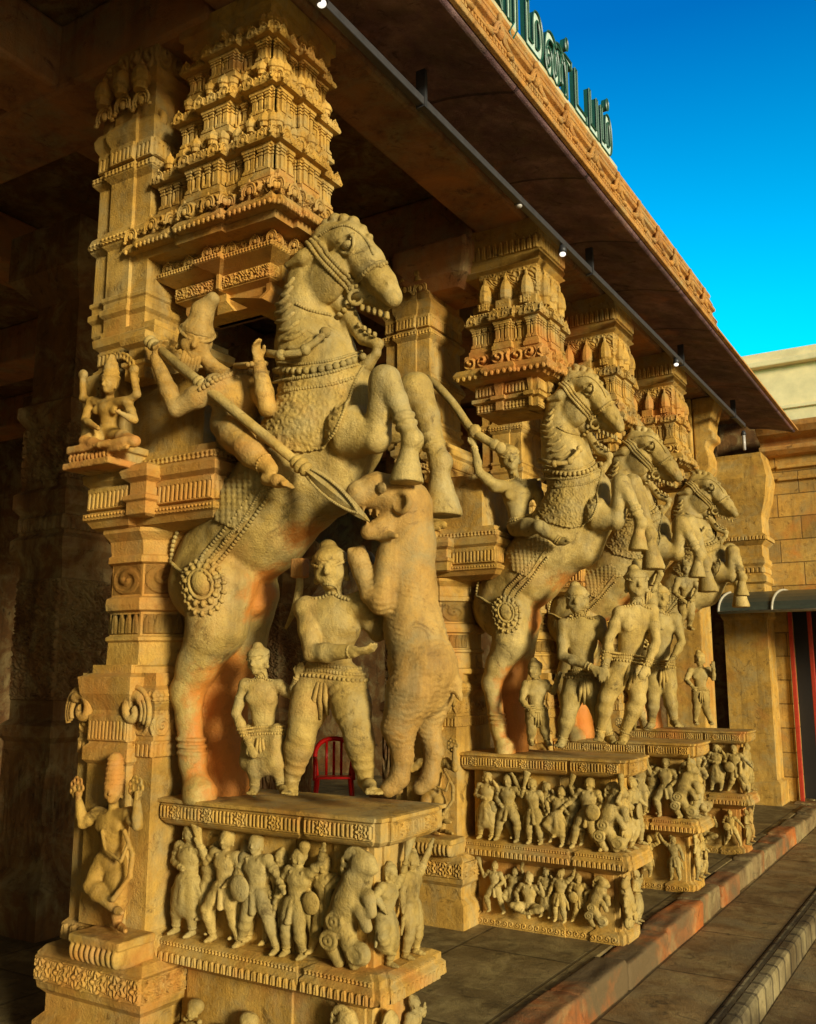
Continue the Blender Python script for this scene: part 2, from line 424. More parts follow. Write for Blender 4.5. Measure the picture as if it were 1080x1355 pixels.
GLD = ((.23, .118, .017), (.44, .25, .042), (.58, .36, .082))     # golden pier stone
ORG = (.50, .17, .022)
M = {}
M['statue'] = stone('ochre_sandstone', *OCH, stain=(.40, .20, .04), amt=.06)
M['pier'] = stone('golden_sandstone', *GLD, stain=(.45, .19, .03), amt=.16)
M['pier_carved'] = stone('carved_golden_sandstone', *GLD, stain=(.45, .17, .03), amt=.2, bump=.6)
M['carve'] = stone('ornament_sandstone', (.22, .11, .02), (.41, .225, .043), (.53, .315, .075), stain=(.36, .15, .04), amt=.15, carve=26)
M['orange'] = stone('orange_stained_stone', (.36, .12, .016), (.47, .17, .022), (.52, .22, .04))
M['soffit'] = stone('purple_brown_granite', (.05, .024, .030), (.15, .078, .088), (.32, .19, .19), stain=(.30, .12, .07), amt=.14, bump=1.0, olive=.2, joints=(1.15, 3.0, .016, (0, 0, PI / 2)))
M['beam'] = stone('reddish_beam_stone', (.20, .08, .03), (.36, .16, .055), (.46, .22, .08), stain=(.48, .19, .045), amt=.2, bump=.8)
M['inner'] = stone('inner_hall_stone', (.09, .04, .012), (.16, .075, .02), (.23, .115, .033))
M['fascia'] = stone('eave_fascia_stone', (.30, .13, .025), (.46, .22, .045), (.55, .30, .08), stain=(.36, .12, .03), amt=.15)

# ------------------------------------------------------------------ figures
def head(s, c, H, fwd, up, k=None, ears=True, face=True):
    c = np.asarray(c, float); f = nrm(fwd); u = nrm(np.asarray(up, float) - f * (np.asarray(up, float) @ f)); r = np.cross(f, u); B = np.array((r, f, u))
    k = .012 * H if k is None else k; q = lambda a, b, d: c + H * (a * r + b * f + d * u)
    s.ell(q(0, -.006, .014), np.array((.052, .060, .060)) * H, B, k=k)
    s.ell(q(0, .014, -.024), np.array((.041, .044, .046)) * H, B, k=.03 * H)
    if not face: return B
    s.ell(q(0, .043, -.055), np.array((.016, .014, .013)) * H, B, k=.015 * H)
    s.cap(q(0, .054, .014), q(0, .066, -.014), .0065 * H, .0105 * H, k=.008 * H)
    for g in (-1, 1):
        s.cap(q(g * .012, .056, .020), q(g * .036, .044, .022), .005 * H, .004 * H, k=.008 * H)
        s.ell(q(g * .021, .049, .006), np.array((.013, .008, .0075)) * H, B, k=.003 * H)
        s.ell(q(g * .030, .035, -.022), np.array((.016, .014, .018)) * H, B, k=.015 * H)
        s.cap(q(0, .055, -.029 - .0035 * (g + 1)), q(g * .0, .055, -.029 - .0035 * (g + 1)), .006 * H, k=.004 * H)
        if ears:
            s.ell(q(g * .052, -.004, -.004), np.array((.009, .015, .027)) * H, B, k=.006 * H)
            s.ell(q(g * .053, .0, -.038), np.array((.010, .011, .012)) * H, B, k=.004 * H)
    s.cap(q(-.015, .052, -.030), q(.015, .052, -.030), .0055 * H, k=.004 * H)
    s.cap(q(-.012, .051, -.040), q(.012, .051, -.040), .0055 * H, k=.003 * H)
    s.cap(q(-.016, .058, -.0350), q(.016, .058, -.0350), .002 * H, k=.003 * H, sub=True)
    return B
def hand(s, w, d, n, H, curl=.5, side=1):
    """palm, four unequal fingers and a thumb; d = direction the hand points, n = palm normal"""
    d = nrm(d); n = nrm(np.asarray(n, float) - d * (np.asarray(n, float) @ d)); a = np.cross(d, n) * side; w = np.asarray(w, float)
    s.ell(w + d * .028 * H, np.array((.024, .012, .034)) * H, np.array((a, n, d)), k=.01 * H)
    for i, (o, l) in enumerate(((-.018, .040), (-.006, .047), (.006, .044), (.017, .034))):
        b = w + d * .052 * H + a * o * H; l *= H
        m = b + l * .5 * (d * math.cos(curl * .6) + n * math.sin(curl * .6)); e = m + l * .5 * (d * math.cos(curl * 1.6) + n * math.sin(curl * 1.6))
        s.chain((b - d * .012 * H, b, m, e), np.array((.0078, .0078, .0072, .006)) * H, k=.003 * H)
    b = w + d * .018 * H - a * .022 * H
    s.chain((b, b + H * (.018 * d - .014 * a + .006 * n), b + H * (.036 * d - .013 * a + .016 * n)), np.array((.010, .009, .007)) * H, k=.005 * H)
def human(s, J, H, fwd=(0, -1, 0), up=(0, 0, 1), bulk=1.0, hs=1.18, fingers=True, legw=1.0, face=True, hands={}, body_fwd=None):
    g = {k: np.asarray(v, float) for k, v in J.items()}
    S = (g['shL'] + g['shR']) / 2; hp = g['hip']; a = nrm(S - hp); ac = g['shR'] - g['shL']; ac = nrm(ac - a * (ac @ a)); dp = np.cross(a, ac); B = np.array((ac, dp, a))
    k = .03 * H; TL = np.linalg.norm(S - hp)
    s.ell(S - a * TL * .26, np.array((.092, .066, max(.09, TL / H * .36))) * H * (bulk, bulk, 1), B, k=k)
    s.ell(S - a * TL * .62, np.array((.068, .056, max(.075, TL / H * .30))) * H * (bulk, bulk, 1), B, k=k)
    s.ell(hp + a * .01 * H, np.array((.086, .068, .070)) * H * (bulk, bulk, 1), B, k=k)
    for q in ('shL', 'shR'):
        s.cap(S - a * .015 * H, g[q], .046 * H, .042 * H * bulk, k=k)
        s.ell(S + (g[q] - S) * .5 - a * .075 * H - dp * .048 * H, np.array((.042, .024, .036)) * H, B, k=.02 * H)
    nk = g.get('neck', S + a * .05 * H)
    s.chain((S, nk, g['head'] - nrm(np.asarray(up, float)) * .02 * H), np.array((.040, .032, .032)) * H, k=.015 * H)
    HB = head(s, g['head'], H * hs, fwd, up, face=face)
    for e in 'LR':
        if 'el' + e in g:
            s.chain((g['sh' + e], .5 * (g['sh' + e] + g['el' + e]), g['el' + e]), np.array((.036, .034, .026)) * H * bulk, k=.014 * H)
            f = g['ha' + e] - g['el' + e]
            s.chain((g['el' + e], g['el' + e] + f * .35, g['ha' + e]), np.array((.026, .028, .018)) * H * bulk, k=.012 * H)
            if fingers: hand(s, g['ha' + e], *(hands.get(e) or (f, dp)), H, side=1 if e == 'L' else -1)
            else:
                s.ell(g['ha' + e] + nrm(f) * .028 * H, np.array((.022, .016, .036)) * H, frame(f), k=.008 * H)
                s.cap(g['ha' + e] + nrm(f) * .012 * H, g['ha' + e] + nrm(f) * .03 * H + a * .022 * H, .009 * H, k=.005 * H)
        if 'kn' + e in g:
            hj = g.get('hi' + e, hp + (-1 if e == 'L' else 1) * ac * .045 * H - a * .02 * H)
            s.chain((hj, .5 * (hj + g['kn' + e]), g['kn' + e]), np.array((.062, .056, .042)) * H * legw, k=.025 * H)
            f = g['an' + e] - g['kn' + e]
            s.chain((g['kn' + e], g['kn' + e] + f * .3, g['an' + e]), np.array((.040, .043, .024)) * H * legw, k=.016 * H)
            t = g.get('to' + e, g['an' + e] - dp * .10 * H - np.array((0, 0, .03 * H))); f = t - g['an' + e]; hl = g['an' + e] - f * .25 + np.array((0, 0, f[2] * .8))
            s.chain((hl, g['an' + e] + f * .5 + np.array((0, 0, f[2] * .3)), t), np.array((.026, .026, .016)) * H, k=.012 * H)
            if fingers:
                sd = nrm(np.cross(f, (0, 0, 1)))
                for i in range(5): s.cap(t + sd * (i - 2) * .011 * H, t + f * (.22 - .03 * abs(i - 1)) + sd * (i - 2) * .013 * H, .0085 * H, .007 * H, k=.003 * H)
    return HB, B
def loop_on(s, c, B, R, n=40, tilt=(0, 0), lift=.0):
    """closed loop of surface points round the axis B[2] through c"""
    P = []
    for i in range(n + 1):
        w = 2 * PI * i / n; d = math.cos(w) * B[0] + math.sin(w) * B[1]
        p = c + d * R + B[2] * (tilt[0] * math.cos(w) + tilt[1] * math.sin(w))
        t = np.linspace(0, 1, 60)[:, None]; seg = p + (c + B[2] * (tilt[0] * math.cos(w) + tilt[1] * math.sin(w)) - p) * t
        v = s.val(seg); j = int(np.argmax(v < .0)) if (v < 0).any() else int(np.argmin(v))
        P.append(seg[j] - nrm(c - p) * lift)
    return P

# ---- rearing horse of the first pier (its outline is traced where it stands, in the plane Y = 3.5)
HY = 3.5
def hp_(x, y, d=0): return at(x, y, HY + d)
def hc(s, pts, k=.03, sub=False):
    P = [hp_(x, y, d) for x, y, d, r in pts]; s.chain(P, [rpx(p, q[3]) for p, q in zip(P, pts)], k, sub)
def horse(tuck=0.0):
    s = Sculpt()
    def fl(s, pts, k):      # forelegs, drawn in by tuck
        hc(s, [(x - tuck * max(0, x - 480), y, d, r) for x, y, d, r in pts], k)
    hc(s, [(298, 742, 0, 62), (345, 690, 0, 68), (392, 632, 0, 72), (428, 575, 0, 70), (434, 525, 0, 58)], .06)
    hc(s, [(432, 515, 0, 60), (416, 464, 0, 51), (409, 415, 0, 42), (412, 375, 0, 32), (430, 334, 0, 24)], .03)
    hc(s, [(470, 525, 0, 36), (468, 575, 0, 42), (440, 640, 0, 44)], .05)
    hc(s, [(278, 772, -.07, 54), (282, 760, .1, 54)], .05)
    # head
    hc(s, [(438, 318, 0, 24), (463, 322, 0, 27), (485, 350, 0, 25), (505, 376, 0, 20), (518, 392, 0, 15)], .025)
    for d in (-.055, .055): hc(s, [(500, 374, d * .8, 13), (519, 396, d * .8, 11)], .016)
    for d in (-.085, .085):
        p = hp_(432, 368, d); s.ell(p, (rpx(p, 33), .05, rpx(p, 36)), k=.025)
        p = hp_(470, 345, d * .9); s.cap(p, hp_(496, 374, d * .7), .016, .012, k=.016)
        p = hp_(460, 324, d * 1.2); s.ell(p, (.034, .022, .022), k=.003); s.ring(p, (.25, 1, 0), .046, .009, k=.005); s.cap(p + (-.05, 0, .03), p + (.04, 0, .055), .009, .006, k=.006)
        p = hp_(510, 380, d * .78); s.ring(p, (.2, 1, 0), .022, .009, k=.005)
        hc(s, [(420, 332, d * 1.1, 13), (402, 342, d * 1.4, 11), (381, 351, d * 1.5, 5)], .012)
    hc(s, [(460, 382, 0, 16), (488, 393, 0, 12), (510, 402, 0, 9)], .012)
    hc(s, [(440, 388, 0, 24), (460, 414, 0, 12), (480, 448, 0, 8), (500, 455, 0, 8)], .010)
    for i in range(5):
        for d in (-.035, .035):
            p = hp_(480 + i * 8, 407 + i * 2.6, d); s.box(p, (.010, .014, .018), .004, k=.003)
            if i < 4: p = hp_(475 + i * 7, 430 + i * 4.2, d); s.box(p, (.009, .012, .013), .004, k=.003)
    hc(s, [(499, 457, 0, 6), (498, 468, 0, 6), (486, 482, 0, 10)], .012)
    hc(s, [(455, 405, 0, 8), (458, 430, 0, 7), (460, 470, 0, 10)], .012)
    # crest ornament
    for x, y, r in ((432, 297, 7), (444, 291, 9), (456, 291, 8), (468, 294, 8), (480, 303, 6), (489, 314, 5)):
        hc(s, [(x, y, -.02, r), (x, y, .02, r)], .008)
    # hind legs
    hc(s, [(290, 775, -.13, 52), (288, 828, -.14, 40), (262, 880, -.14, 27), (248, 915, -.14, 21.5), (251, 955, -.14, 16.5), (255, 1005, -.14, 17), (258, 1030, -.14, 16)], .03)
    hc(s, [(259, 1030, -.14, 17), (264, 1050, -.15, 24)], .008); p = hp_(264, 1078, -.15); s.box(p, (.14, .14, .05), .004, k=.006, sub=True)
    hc(s, [(328, 785, .08, 42), (314, 850, .07, 37), (299, 900, .06, 34), (295, 950, .06, 31), (297, 1000, .06, 31), (299, 1045, .06, 32)], .03)
    # forelegs, knees drawn up
    fl(s, [(468, 572, -.12, 36), (498, 580, -.14, 19), (504, 545, -.15, 17), (508, 505, -.15, 20)], .025)
    fl(s, [(510, 503, -.15, 21), (524, 530, -.15, 15.5), (542, 572, -.15, 11.5)], .016)
    fl(s, [(542, 572, -.15, 12), (546, 582, -.15, 15), (541, 598, -.15, 11.5)], .010)
    fl(s, [(541, 602, -.15, 13.5), (538, 636, -.15, 23)], .004); p = hp_(536 - tuck * 56, 656, -.15); s.box(p, (.14, .14, .055), .004, k=.006, sub=True)
    fl(s, [(475, 560, .12, 36), (522, 565, .14, 20), (540, 540, .14, 20), (550, 516, .14, 23)], .03)
    fl(s, [(550, 516, .14, 23), (565, 552, .14, 17), (578, 600, .14, 12.5)], .016)
    fl(s, [(578, 600, .14, 13), (583, 612, .14, 16), (582, 628, .14, 12.5)], .010)
    fl(s, [(582, 631, .14, 14), (586, 678, .14, 26)], .004); p = hp_(588 - tuck * 108, 700, .14); s.box(p, (.16, .16, .06), .004, k=.006, sub=True)
    hc(s, [(330, 790, 0, 18), (338, 800, 0, 14)], .03)
    for x, y, d, r in ((253, 978, -.14, 18), (254, 987, -.14, 18), (255, 996, -.14, 18)):
        p = hp_(x, y, d); s.ring(p, (.05, 0, 1), rpx(p, r), .010, k=.004)
    for x, y, d, r, ax in ((538, 563, -.15, 12.5, (.4, 0, -1)), (574, 590, .14, 13.5, (.35, 0, -1)), (534, 553, -.15, 13, (.4, 0, -1)), (570, 578, .14, 14, (.35, 0, -1))):
        p = hp_(x - tuck * (x - 480), y, d); s.ring(p, ax, rpx(p, r), .011, k=.004)
    return s
HO = np.array((-2.85, HY, 1.2))
HS = horse().field(.008)
hV, hF = HS.mesh()
hspots = [(hp_(x, y, .0) - HO, r) for x, y, r in ((300, 905, .24), (302, 975, .25), (300, 1035, .22), (390, 690, .17), (360, 790, .18), (300, 850, .12))]
M['horse'] = stone('horse_sandstone', *OCH, stain=(.42, .22, .05), amt=.06, spots=hspots, spotcol=(.52, .175, .022), rough=.6)
horse0 = empty('horse_statue', HO, 'large rearing stone horse over the ram-shaped beast, nearest and biggest of the horses', 'horse statue', 'rearing stone horses along the colonnade')
hb = mk('body', hV, hF, M['horse'], horse0, HO)
_nv = np.zeros(len(hV) * 3, np.float32); hb.data.vertices.foreach_get('normal', _nv); hN = _nv.reshape(-1, 3)
def patch(name, poly, thick, pat, mat, parent, V=hV, F=hF, NN=hN, O=HO):
    """a fitted cloth or strap: the part of the body's surface inside a traced outline, lifted and carved"""
    px, py = project(V); toward = ((CAM - V) * NN).sum(1) > 0
    ok = in_poly(px, py, poly) & toward
    f = F[ok[F].all(1)]
    ids, inv = np.unique(f, return_inverse=True); f = inv.reshape(f.shape); v = V[ids]; n = NN[ids]; m = len(ids)
    ctr = v.mean(0); keep = np.abs(v @ FW - np.median(v @ FW)) < .45
    h = thick * (.55 + .45 * pat(px[ids], py[ids], v))
    ed = np.concatenate([f[:, [i, (i + 1) % 4]] for i in range(4)]); key = {}
    for a, b in ed.tolist(): key[(a, b)] = 1
    bd = [(a, b) for a, b in key if (b, a) not in key]
    top = v + n * h[:, None]; low = v - n * .006
    faces = [tuple(q) for q in f.tolist()] + [(b, a, a + m, b + m) for a, b in bd]
    return mk(name, np.vstack((top, low)), faces, mat, parent, O)
# ---- harness of the horse
def hits(s, pts, lift=0.0, n=6):
    R = []
    for x, y in spline([(a, b, 0) for a, b in pts], n)[:, :2]:
        p, nn = s.hit(x, y); R.append(p + nn * lift)
    return R
_JX, _JY = RNG.uniform(-.32, .32, (2, 64, 64))
def rosettes(cell, freq):
    def f(px, py, v):
        gx, gy = px / cell, py / cell; best = np.full(px.shape, 9.0)
        for dx in (-1, 0, 1):
            for dy in (-1, 0, 1):
                cx, cy = np.floor(gx) + dx, np.floor(gy) + dy; a, b = cx.astype(int) % 64, cy.astype(int) % 64
                best = np.minimum(best, np.hypot(cx + .5 + _JX[a, b] - gx, cy + .5 + _JY[a, b] - gy))
        return np.clip(.5 + .6 * np.cos(best * freq), 0, 1) * np.clip(1.35 - best, 0, 1)
    return f
pc_cloth = rosettes(11.5, 11.5)
def pc_bead(px, py, v):
    a = np.sin((px + py) * .42) * np.sin((px - py) * .42); return np.clip(.5 + .8 * a, 0, 1)
def pc_stripe(ax, ay, w):
    def f(px, py, v): return np.clip(.5 + .7 * np.sin((px * ax + py * ay) * 2 * PI / w), 0, 1)
    return f
cl = patch('saddle_cloth', [(352, 508), (420, 497), (484, 481), (472, 505), (458, 545), (444, 575), (425, 594), (400, 600), (352, 590), (338, 560)], .018, pc_cloth, M['statue'], horse0)
for p in (((482, 484), (470, 506), (457, 545), (443, 575), (426, 593)), ((352, 508), (420, 498), (480, 484)), ((380, 520), (430, 512), (470, 502))): m = MB(); m.rope(hits(HS, p, .018), .009); m.build('cloth_border', M['statue'], cl, HO, True)
rc = patch('rump_cloth', [(300, 636), (345, 612), (372, 640), (352, 652), (318, 705), (285, 690), (280, 655)], .014, pc_bead, M['statue'], horse0)
m = MB(); m.rope(hits(HS, ((352, 640), (322, 690), (300, 712)), .014), .008); m.build('cloth_border', M['statue'], rc, HO, True)
m = MB()
for off in (-9, 0, 9):
    m.beads(hits(HS, ((345 + off, 655 + off * .5), (312 + off, 700 + off * .6), (278 + off, 742 + off * .6), (262 + off * .3, 766)), .006), .011, 1.9)
m.beads(hits(HS, ((286, 640), (250, 680), (232, 715), (228, 745)), .006), .012, 1.9)
m.beads(hits(HS, ((228, 745), (240, 756), (256, 762)), .006), .010, 1.9)
m.build('rump_strap', M['statue'], horse0, HO, True)
m = MB()
p, nn = HS.hit(265, 772); Bm = frame(nn, (1, 0, .3)); V, F = sph(14, 8)
m.put(V, F, Bm, p, (.045, .06, .022))
for R, k, r in ((.085, 14, .019), (.125, 20, .016)):
    for i in range(k):
        w = 2 * PI * i / k; q, n2 = HS.surf(p + R * (math.cos(w) * Bm[0] + 1.15 * math.sin(w) * Bm[1])); m.bead(q + n2 * .004, (r, r * .7, r), frame(math.cos(w) * Bm[0] + math.sin(w) * Bm[1], nn))
P = []
for i in range(25):
    w = 2 * PI * i / 24; q, n2 = HS.surf(p + .06 * (math.cos(w) * Bm[0] + 1.2 * math.sin(w) * Bm[1])); P.append(q + n2 * .006)
m.tube(P, .009, 6, False)
for R_ in (.082, .122):
    P = []
    for i in range(33):
        w = 2 * PI * i / 32; q, n2 = HS.surf(p + R_ * (math.cos(w) * Bm[0] + 1.15 * math.sin(w) * Bm[1])); P.append(q + n2 * .003)
    m.tube(P, .008, 6, False)
P = []
for i in range(12): q, n2 = HS.surf(p + (.045 + .007 * i) * Bm[0]); P.append(q + n2 * .004)
m.tube(P, .01, 6)
m.build('rump_rosette', M['statue'], horse0, HO, True)
m = MB()
m.beads(hits(HS, ((368, 490), (400, 492), (440, 487), (482, 474)), .010), .019, 1.9)
m.rope(hits(HS, ((368, 480), (400, 482), (440, 477), (478, 465)), .004), .008)
m.rope(hits(HS, ((366, 500), (400, 503), (440, 497), (484, 484)), .004), .008)
for x in range(376, 484, 13):
    p, nn = HS.hit(x, 501 - (x - 376) * .10); m.bead(p, (.013, .013, .022))
m.build('bell_collar', M['statue'], horse0, HO, True)
m = MB()
def strap(pts, w, lift=.006):
    for o in (-w, 0, w): m.rope([p + np.array((0, 0, o * .0)) for p in hits(HS, [(x + o, y - o * .7) for x, y in pts], lift)], .0125, 1.3)
strap(((412, 318), (428, 340), (448, 362), (468, 384)), 5)
strap(((466, 382), (482, 362), (500, 350), (508, 352)), 3)
m.rope(hits(HS, ((424, 312), (440, 302), (462, 300), (484, 318), (494, 338)), .004), .008)
m.rope(hits(HS, ((392, 402), (412, 412), (438, 418)), .006), .009)
p, nn = HS.hit(473, 393); P = [p + nn * .012 + .034 * (math.cos(w) * np.array((.85, .5, 0)) + math.sin(w) * np.array((0, 0, 1.))) for w in np.linspace(0, 2 * PI, 20)]
m.tube(P, .010, 7, False)
for a in range(6):
    q, n2 = HS.hit(470 - a * 4.5, 398 + a * 4.5); m.bead(q + n2 * .012, (.016, .016, .013))
m.build('bridle', M['statue'], horse0, HO, True)
m = MB()
for i in range(9):
    y = 376 + i * 11.5; x0 = 376 - 16 * math.sin(PI * min(1, (i + 1) / 8)) + (4 if i < 2 else 0); dx = 16 + 3.2 * i
    m.tube(hits(HS, ((x0 + 4, y + 5), (x0 + dx * .55, y + 2), (x0 + dx, y - 9)), .002, 5), [.006] + [.013] * 9 + [.005], 8)
m.build('mane', M['statue'], horse0, HO, True)
m = MB()
m.tube([hp_(345, 466, -.27), hp_(372, 470, -.29), hp_(398, 466, -.27), hp_(418, 452, -.22), hp_(434, 437, -.17)], [.02, .019, .018, .017, .016], 8)
for x, y, d in ((372, 470, -.29), (404, 463, -.26), (430, 440, -.18)):
    p = hp_(x, y, d); m.bead(p, .028)
m.build('reins', M['statue'], horse0, HO, True)

def turban(c, B, H, knot=(-.1, 0, 1)):
    q = Sculpt(); q.ell(c - .004 * B[1] * H + .022 * B[2] * H, np.array((.060, .067, .056)) * H, B)
    q.box(c + .06 * B[1] * H - .045 * B[2] * H, np.array((.08, .10, .065)) * H, .01, B, k=.012, sub=True)
    q.ring(c + .028 * B[2] * H, B[2] + B[1] * .45, .060 * H, .006 * H, k=.004)
    for i in range(7):
        w = -1.2 + .4 * i; q.cap(c + H * (.052 * math.sin(w) * B[0] + .050 * math.cos(w) * B[1] + .040 * B[2]), c + H * (-.02 * B[1] + .080 * B[2]), .009 * H, .007 * H, k=.005 * H)
    q.ell(c + np.array(knot) * .075 * H, np.array((.030, .030, .026)) * H, k=.010 * H); return q
# ---- the rider with his spear
def fig(name, label, s, vox, mat, org, cat, group=None):
    s.field(vox); V, F = s.mesh(); t = empty(name, org, label, cat, group)
    o = mk('body', V, F, mat, t, org); return t
M['rider'] = stone('rider_sandstone', (.22, .115, .022), (.41, .235, .046), (.55, .36, .10), stain=(.50, .20, .03), amt=.10)
RO = hp_(310, 575)
rs = Sculpt(); RH = 1.12
RJ = dict(head=hp_(259, 450, -.34), neck=hp_(280, 484, -.28), shL=hp_(286, 512, -.34), shR=hp_(340, 503, -.14), hip=hp_(322, 588, -.14),
          elL=hp_(233, 541, -.42), haL=hp_(206, 474, -.43), elR=hp_(354, 540, -.28), haR=hp_(342, 478, -.32),
          hiL=hp_(302, 560, -.22), knL=hp_(326, 594, -.32), anL=hp_(358, 620, -.32), toL=hp_(378, 640, -.33),
          hiR=hp_(330, 570, .12), knR=hp_(352, 595, .26), anR=hp_(380, 622, .27), toR=hp_(400, 640, .27))
rB, rT = human(rs, RJ, RH, (.62, -.66, -.42), (.36, -.1, .9), bulk=1.4, hs=1.25, legw=1.3, hands={'L': ((.35, .1, .75), (.7, 0, -.6)), 'R': ((.1, -.4, .7), (.8, 0, -.2))})
for t in (.2, .45, .7): rs.ring(RJ['hiL'] + (RJ['anL'] - RJ['hiL']) * t, RJ['anL'] - RJ['hiL'] + np.array((.1, 0, .05)), .07 * (1.15 - t * .5), .006, k=.02)
rider0 = fig('rider_statue', 'bearded stone rider in bun leaning down with long spear on the nearest horse', rs, .0065, M['rider'], RO, 'rider statue', 'stone riders')
c = RJ['head']; hs_ = turban(c, rB, RH * 1.25, (.45, -.05, .85)); hs_.chain((c + .02 * rB[2], hp_(268, 412, -.34), hp_(282, 396, -.34)), (.06, .05, .034), k=.03)
V, F = hs_.field(.0065).mesh(); mk('hair', V, F, M['rider'], rider0, RO)
m = MB()
for dx in (-.034, -.02, -.007, .007, .02, .034):
    b = c + rB[0] * dx * 1.1 + rB[1] * .058 - rB[2] * .062
    m.tube([b, b + rB[1] * .02 - rB[2] * .03, b + rB[1] * .012 - rB[2] * .075, b - rB[2] * (.115 - abs(dx))], [.012, .012, .010, .005], 7)
m.build('beard', M['rider'], rider0, RO, True)
S0 = (RJ['shL'] + RJ['shR']) / 2
m = MB(); m.beads(loop_on(rs, S0 + rT[2] * .02, rT, .16, 60, (0, -.06), .004), .014, 1.8); m.beads(loop_on(rs, S0 - rT[2] * .01, rT, .2, 60, (0, -.10), .004), .013, 1.8); m.build('necklace', M['rider'], rider0, RO, True)
m = MB(); m.beads([RJ['elL'] + (RJ['shL'] - RJ['elL']) * .55 + .045 * (math.cos(w) * np.array((.3, -.2, .9)) + math.sin(w) * np.array((.1, .95, .1))) for w in np.linspace(0, 2 * PI, 17)], .012); m.build('armlet', M['rider'], rider0, RO, True)
a = nrm(RJ['anL'] - RJ['knL']); B = frame(a)
for t in (.62, .74): m = MB(); m.rope([RJ['knL'] + (RJ['anL'] - RJ['knL']) * t + .044 * (math.cos(w) * B[0] + math.sin(w) * B[1]) for w in np.linspace(0, 2 * PI, 17)], .009); m.build('anklet', M['rider'], rider0, RO, True)
# spear
a, b = hp_(198, 452, -.43), hp_(489, 690, -.25); SO = (a + b) / 2
spear = MB(); d = b - a; B = frame(d, (0, -1, 0))
tp = tag(empty('spear', SO, 'long stone spear held by the nearest rider, its point in the beast\'s mouth', 'spear'))
spear.tube([a, a + d * .3, a + d * .62, a + d * .70], [.026, .026, .024, .022], 12)
for t, r in ((.0, .034), (.02, .034), (.25, .033), (.27, .036), (.29, .033), (.70, .036), (.72, .042), (.74, .036)): spear.bead(a + d * t, (r, r, .022), B, 12, 6)
spear.build('shaft', M['statue'], tp, SO, True)
bl = MB(); n = 16; V = []; F = []
for i in range(n + 1):
    t = i / n; w = .042 * (math.sin(PI * min(1, .12 + .88 * t)) ** .7) * (1 - .3 * t) + .004; th = .020 * (1 - t) + .004; p = a + d * (.74 + .26 * t)
    V += [p + B[1] * w, p + B[0] * th, p - B[1] * w, p - B[0] * th]
for i in range(n):
    for j in range(4): F.append((i * 4 + j, i * 4 + (j + 1) % 4, i * 4 + 4 + (j + 1) % 4, i * 4 + 4 + j))
F += [(3, 2, 1, 0), tuple(range(n * 4, n * 4 + 4))]
bl.put(V, F)
for g in (-1, 1): bl.rope([a + d * (.76 + .2 * t) + B[1] * g * (.034 * math.sin(PI * min(1, .15 + .85 * t)) ** .7) + B[0] * .014 for t in np.linspace(0, 1, 10)], .007)
bl.build('blade', M['statue'], tp, SO, False, .002)

# ---- the ram-shaped beast standing against the hooves
ts = Sculpt(); TO = hp_(540, 1045)
hc(ts, [(538, 672, 0, 35), (541, 722, 0, 34), (542, 775, 0, 34), (548, 832, 0, 38), (560, 885, 0, 44), (558, 912, 0, 37)], .04)
hc(ts, [(530, 668, 0, 37), (515, 664, 0, 30)], .03)
hc(ts, [(524, 660, -.05, 34), (497, 650, -.12, 25), (476, 654, -.18, 19)], .014); hc(ts, [(524, 692, -.06, 25), (504, 700, -.13, 15), (488, 704, -.18, 11)], .012); hc(ts, [(505, 708, -.13, 9), (524, 709, -.16, 4)], .006)
for i in range(4):
    for d_ in (-.03, .03):
        p = hp_(472 + i * 9, 671 + i * 2, d_ - .17 + .02 * i); ts.cap(p, p - np.array((0, 0, .022)), .009, .004, k=.003)
        p = hp_(486 + i * 7, 694 - i, d_ - .17 + .02 * i); ts.cap(p, p + np.array((0, 0, .018)), .008, .004, k=.003)
p = hp_(532, 665, -.135); ts.ring(p, (.15, 1, 0), .040, .015, k=.008); ts.ell(p + (0, .02, 0), (.035, .02, .035), k=.01); ts.ring(p, (.1, 1, 0), .016, .008, k=.004)
p = hp_(532, 665, .135); ts.ring(p, (.15, 1, 0), .040, .015, k=.008)
for d_ in (-.07, .07):
    p = hp_(505, 645, d_ * 1.5 - .09); ts.ell(p, (.022, .014, .014), k=.004); ts.ring(p, (0, 1, .2), .022, .006, k=.004)
    p = hp_(471, 650, d_ * .5 - .19); ts.ell(p, (.016, .02, .014), k=.008)
hc(ts, [(545, 915, -.08, 36), (528, 962, -.10, 23), (533, 1000, -.10, 14), (528, 1030, -.10, 13), (514, 1044, -.13, 11)], .02)
hc(ts, [(572, 915, .10, 32), (566, 958, .11, 18), (574, 992, .11, 12), (568, 1030, .11, 12), (556, 1042, .09, 10)], .02)
for i in range(3):
    p = hp_(514 + i * 5, 1046, -.14 + .03 * i); ts.ell(p, (.035, .015, .018), k=.004)
hc(ts, [(585, 880, .06, 16), (602, 905, .05, 9), (609, 924, .05, 4)], .02)
hc(ts, [(520, 735, -.08, 22), (506, 795, -.12, 19), (492, 785, -.13, 15), (482, 758, -.13, 14), (474, 738, -.13, 14)], .018)
hc(ts, [(520, 745, .08, 22), (500, 800, .10, 18), (490, 770, .10, 14), (484, 742, .10, 13)], .018)
for i in range(4): hc(ts, [(466 + i * 5, 742 - i * 1.5, -.15 + .02 * i, 6), (464 + i * 5, 729 - i * 1.2, -.155 + .02 * i, 5)], .004)
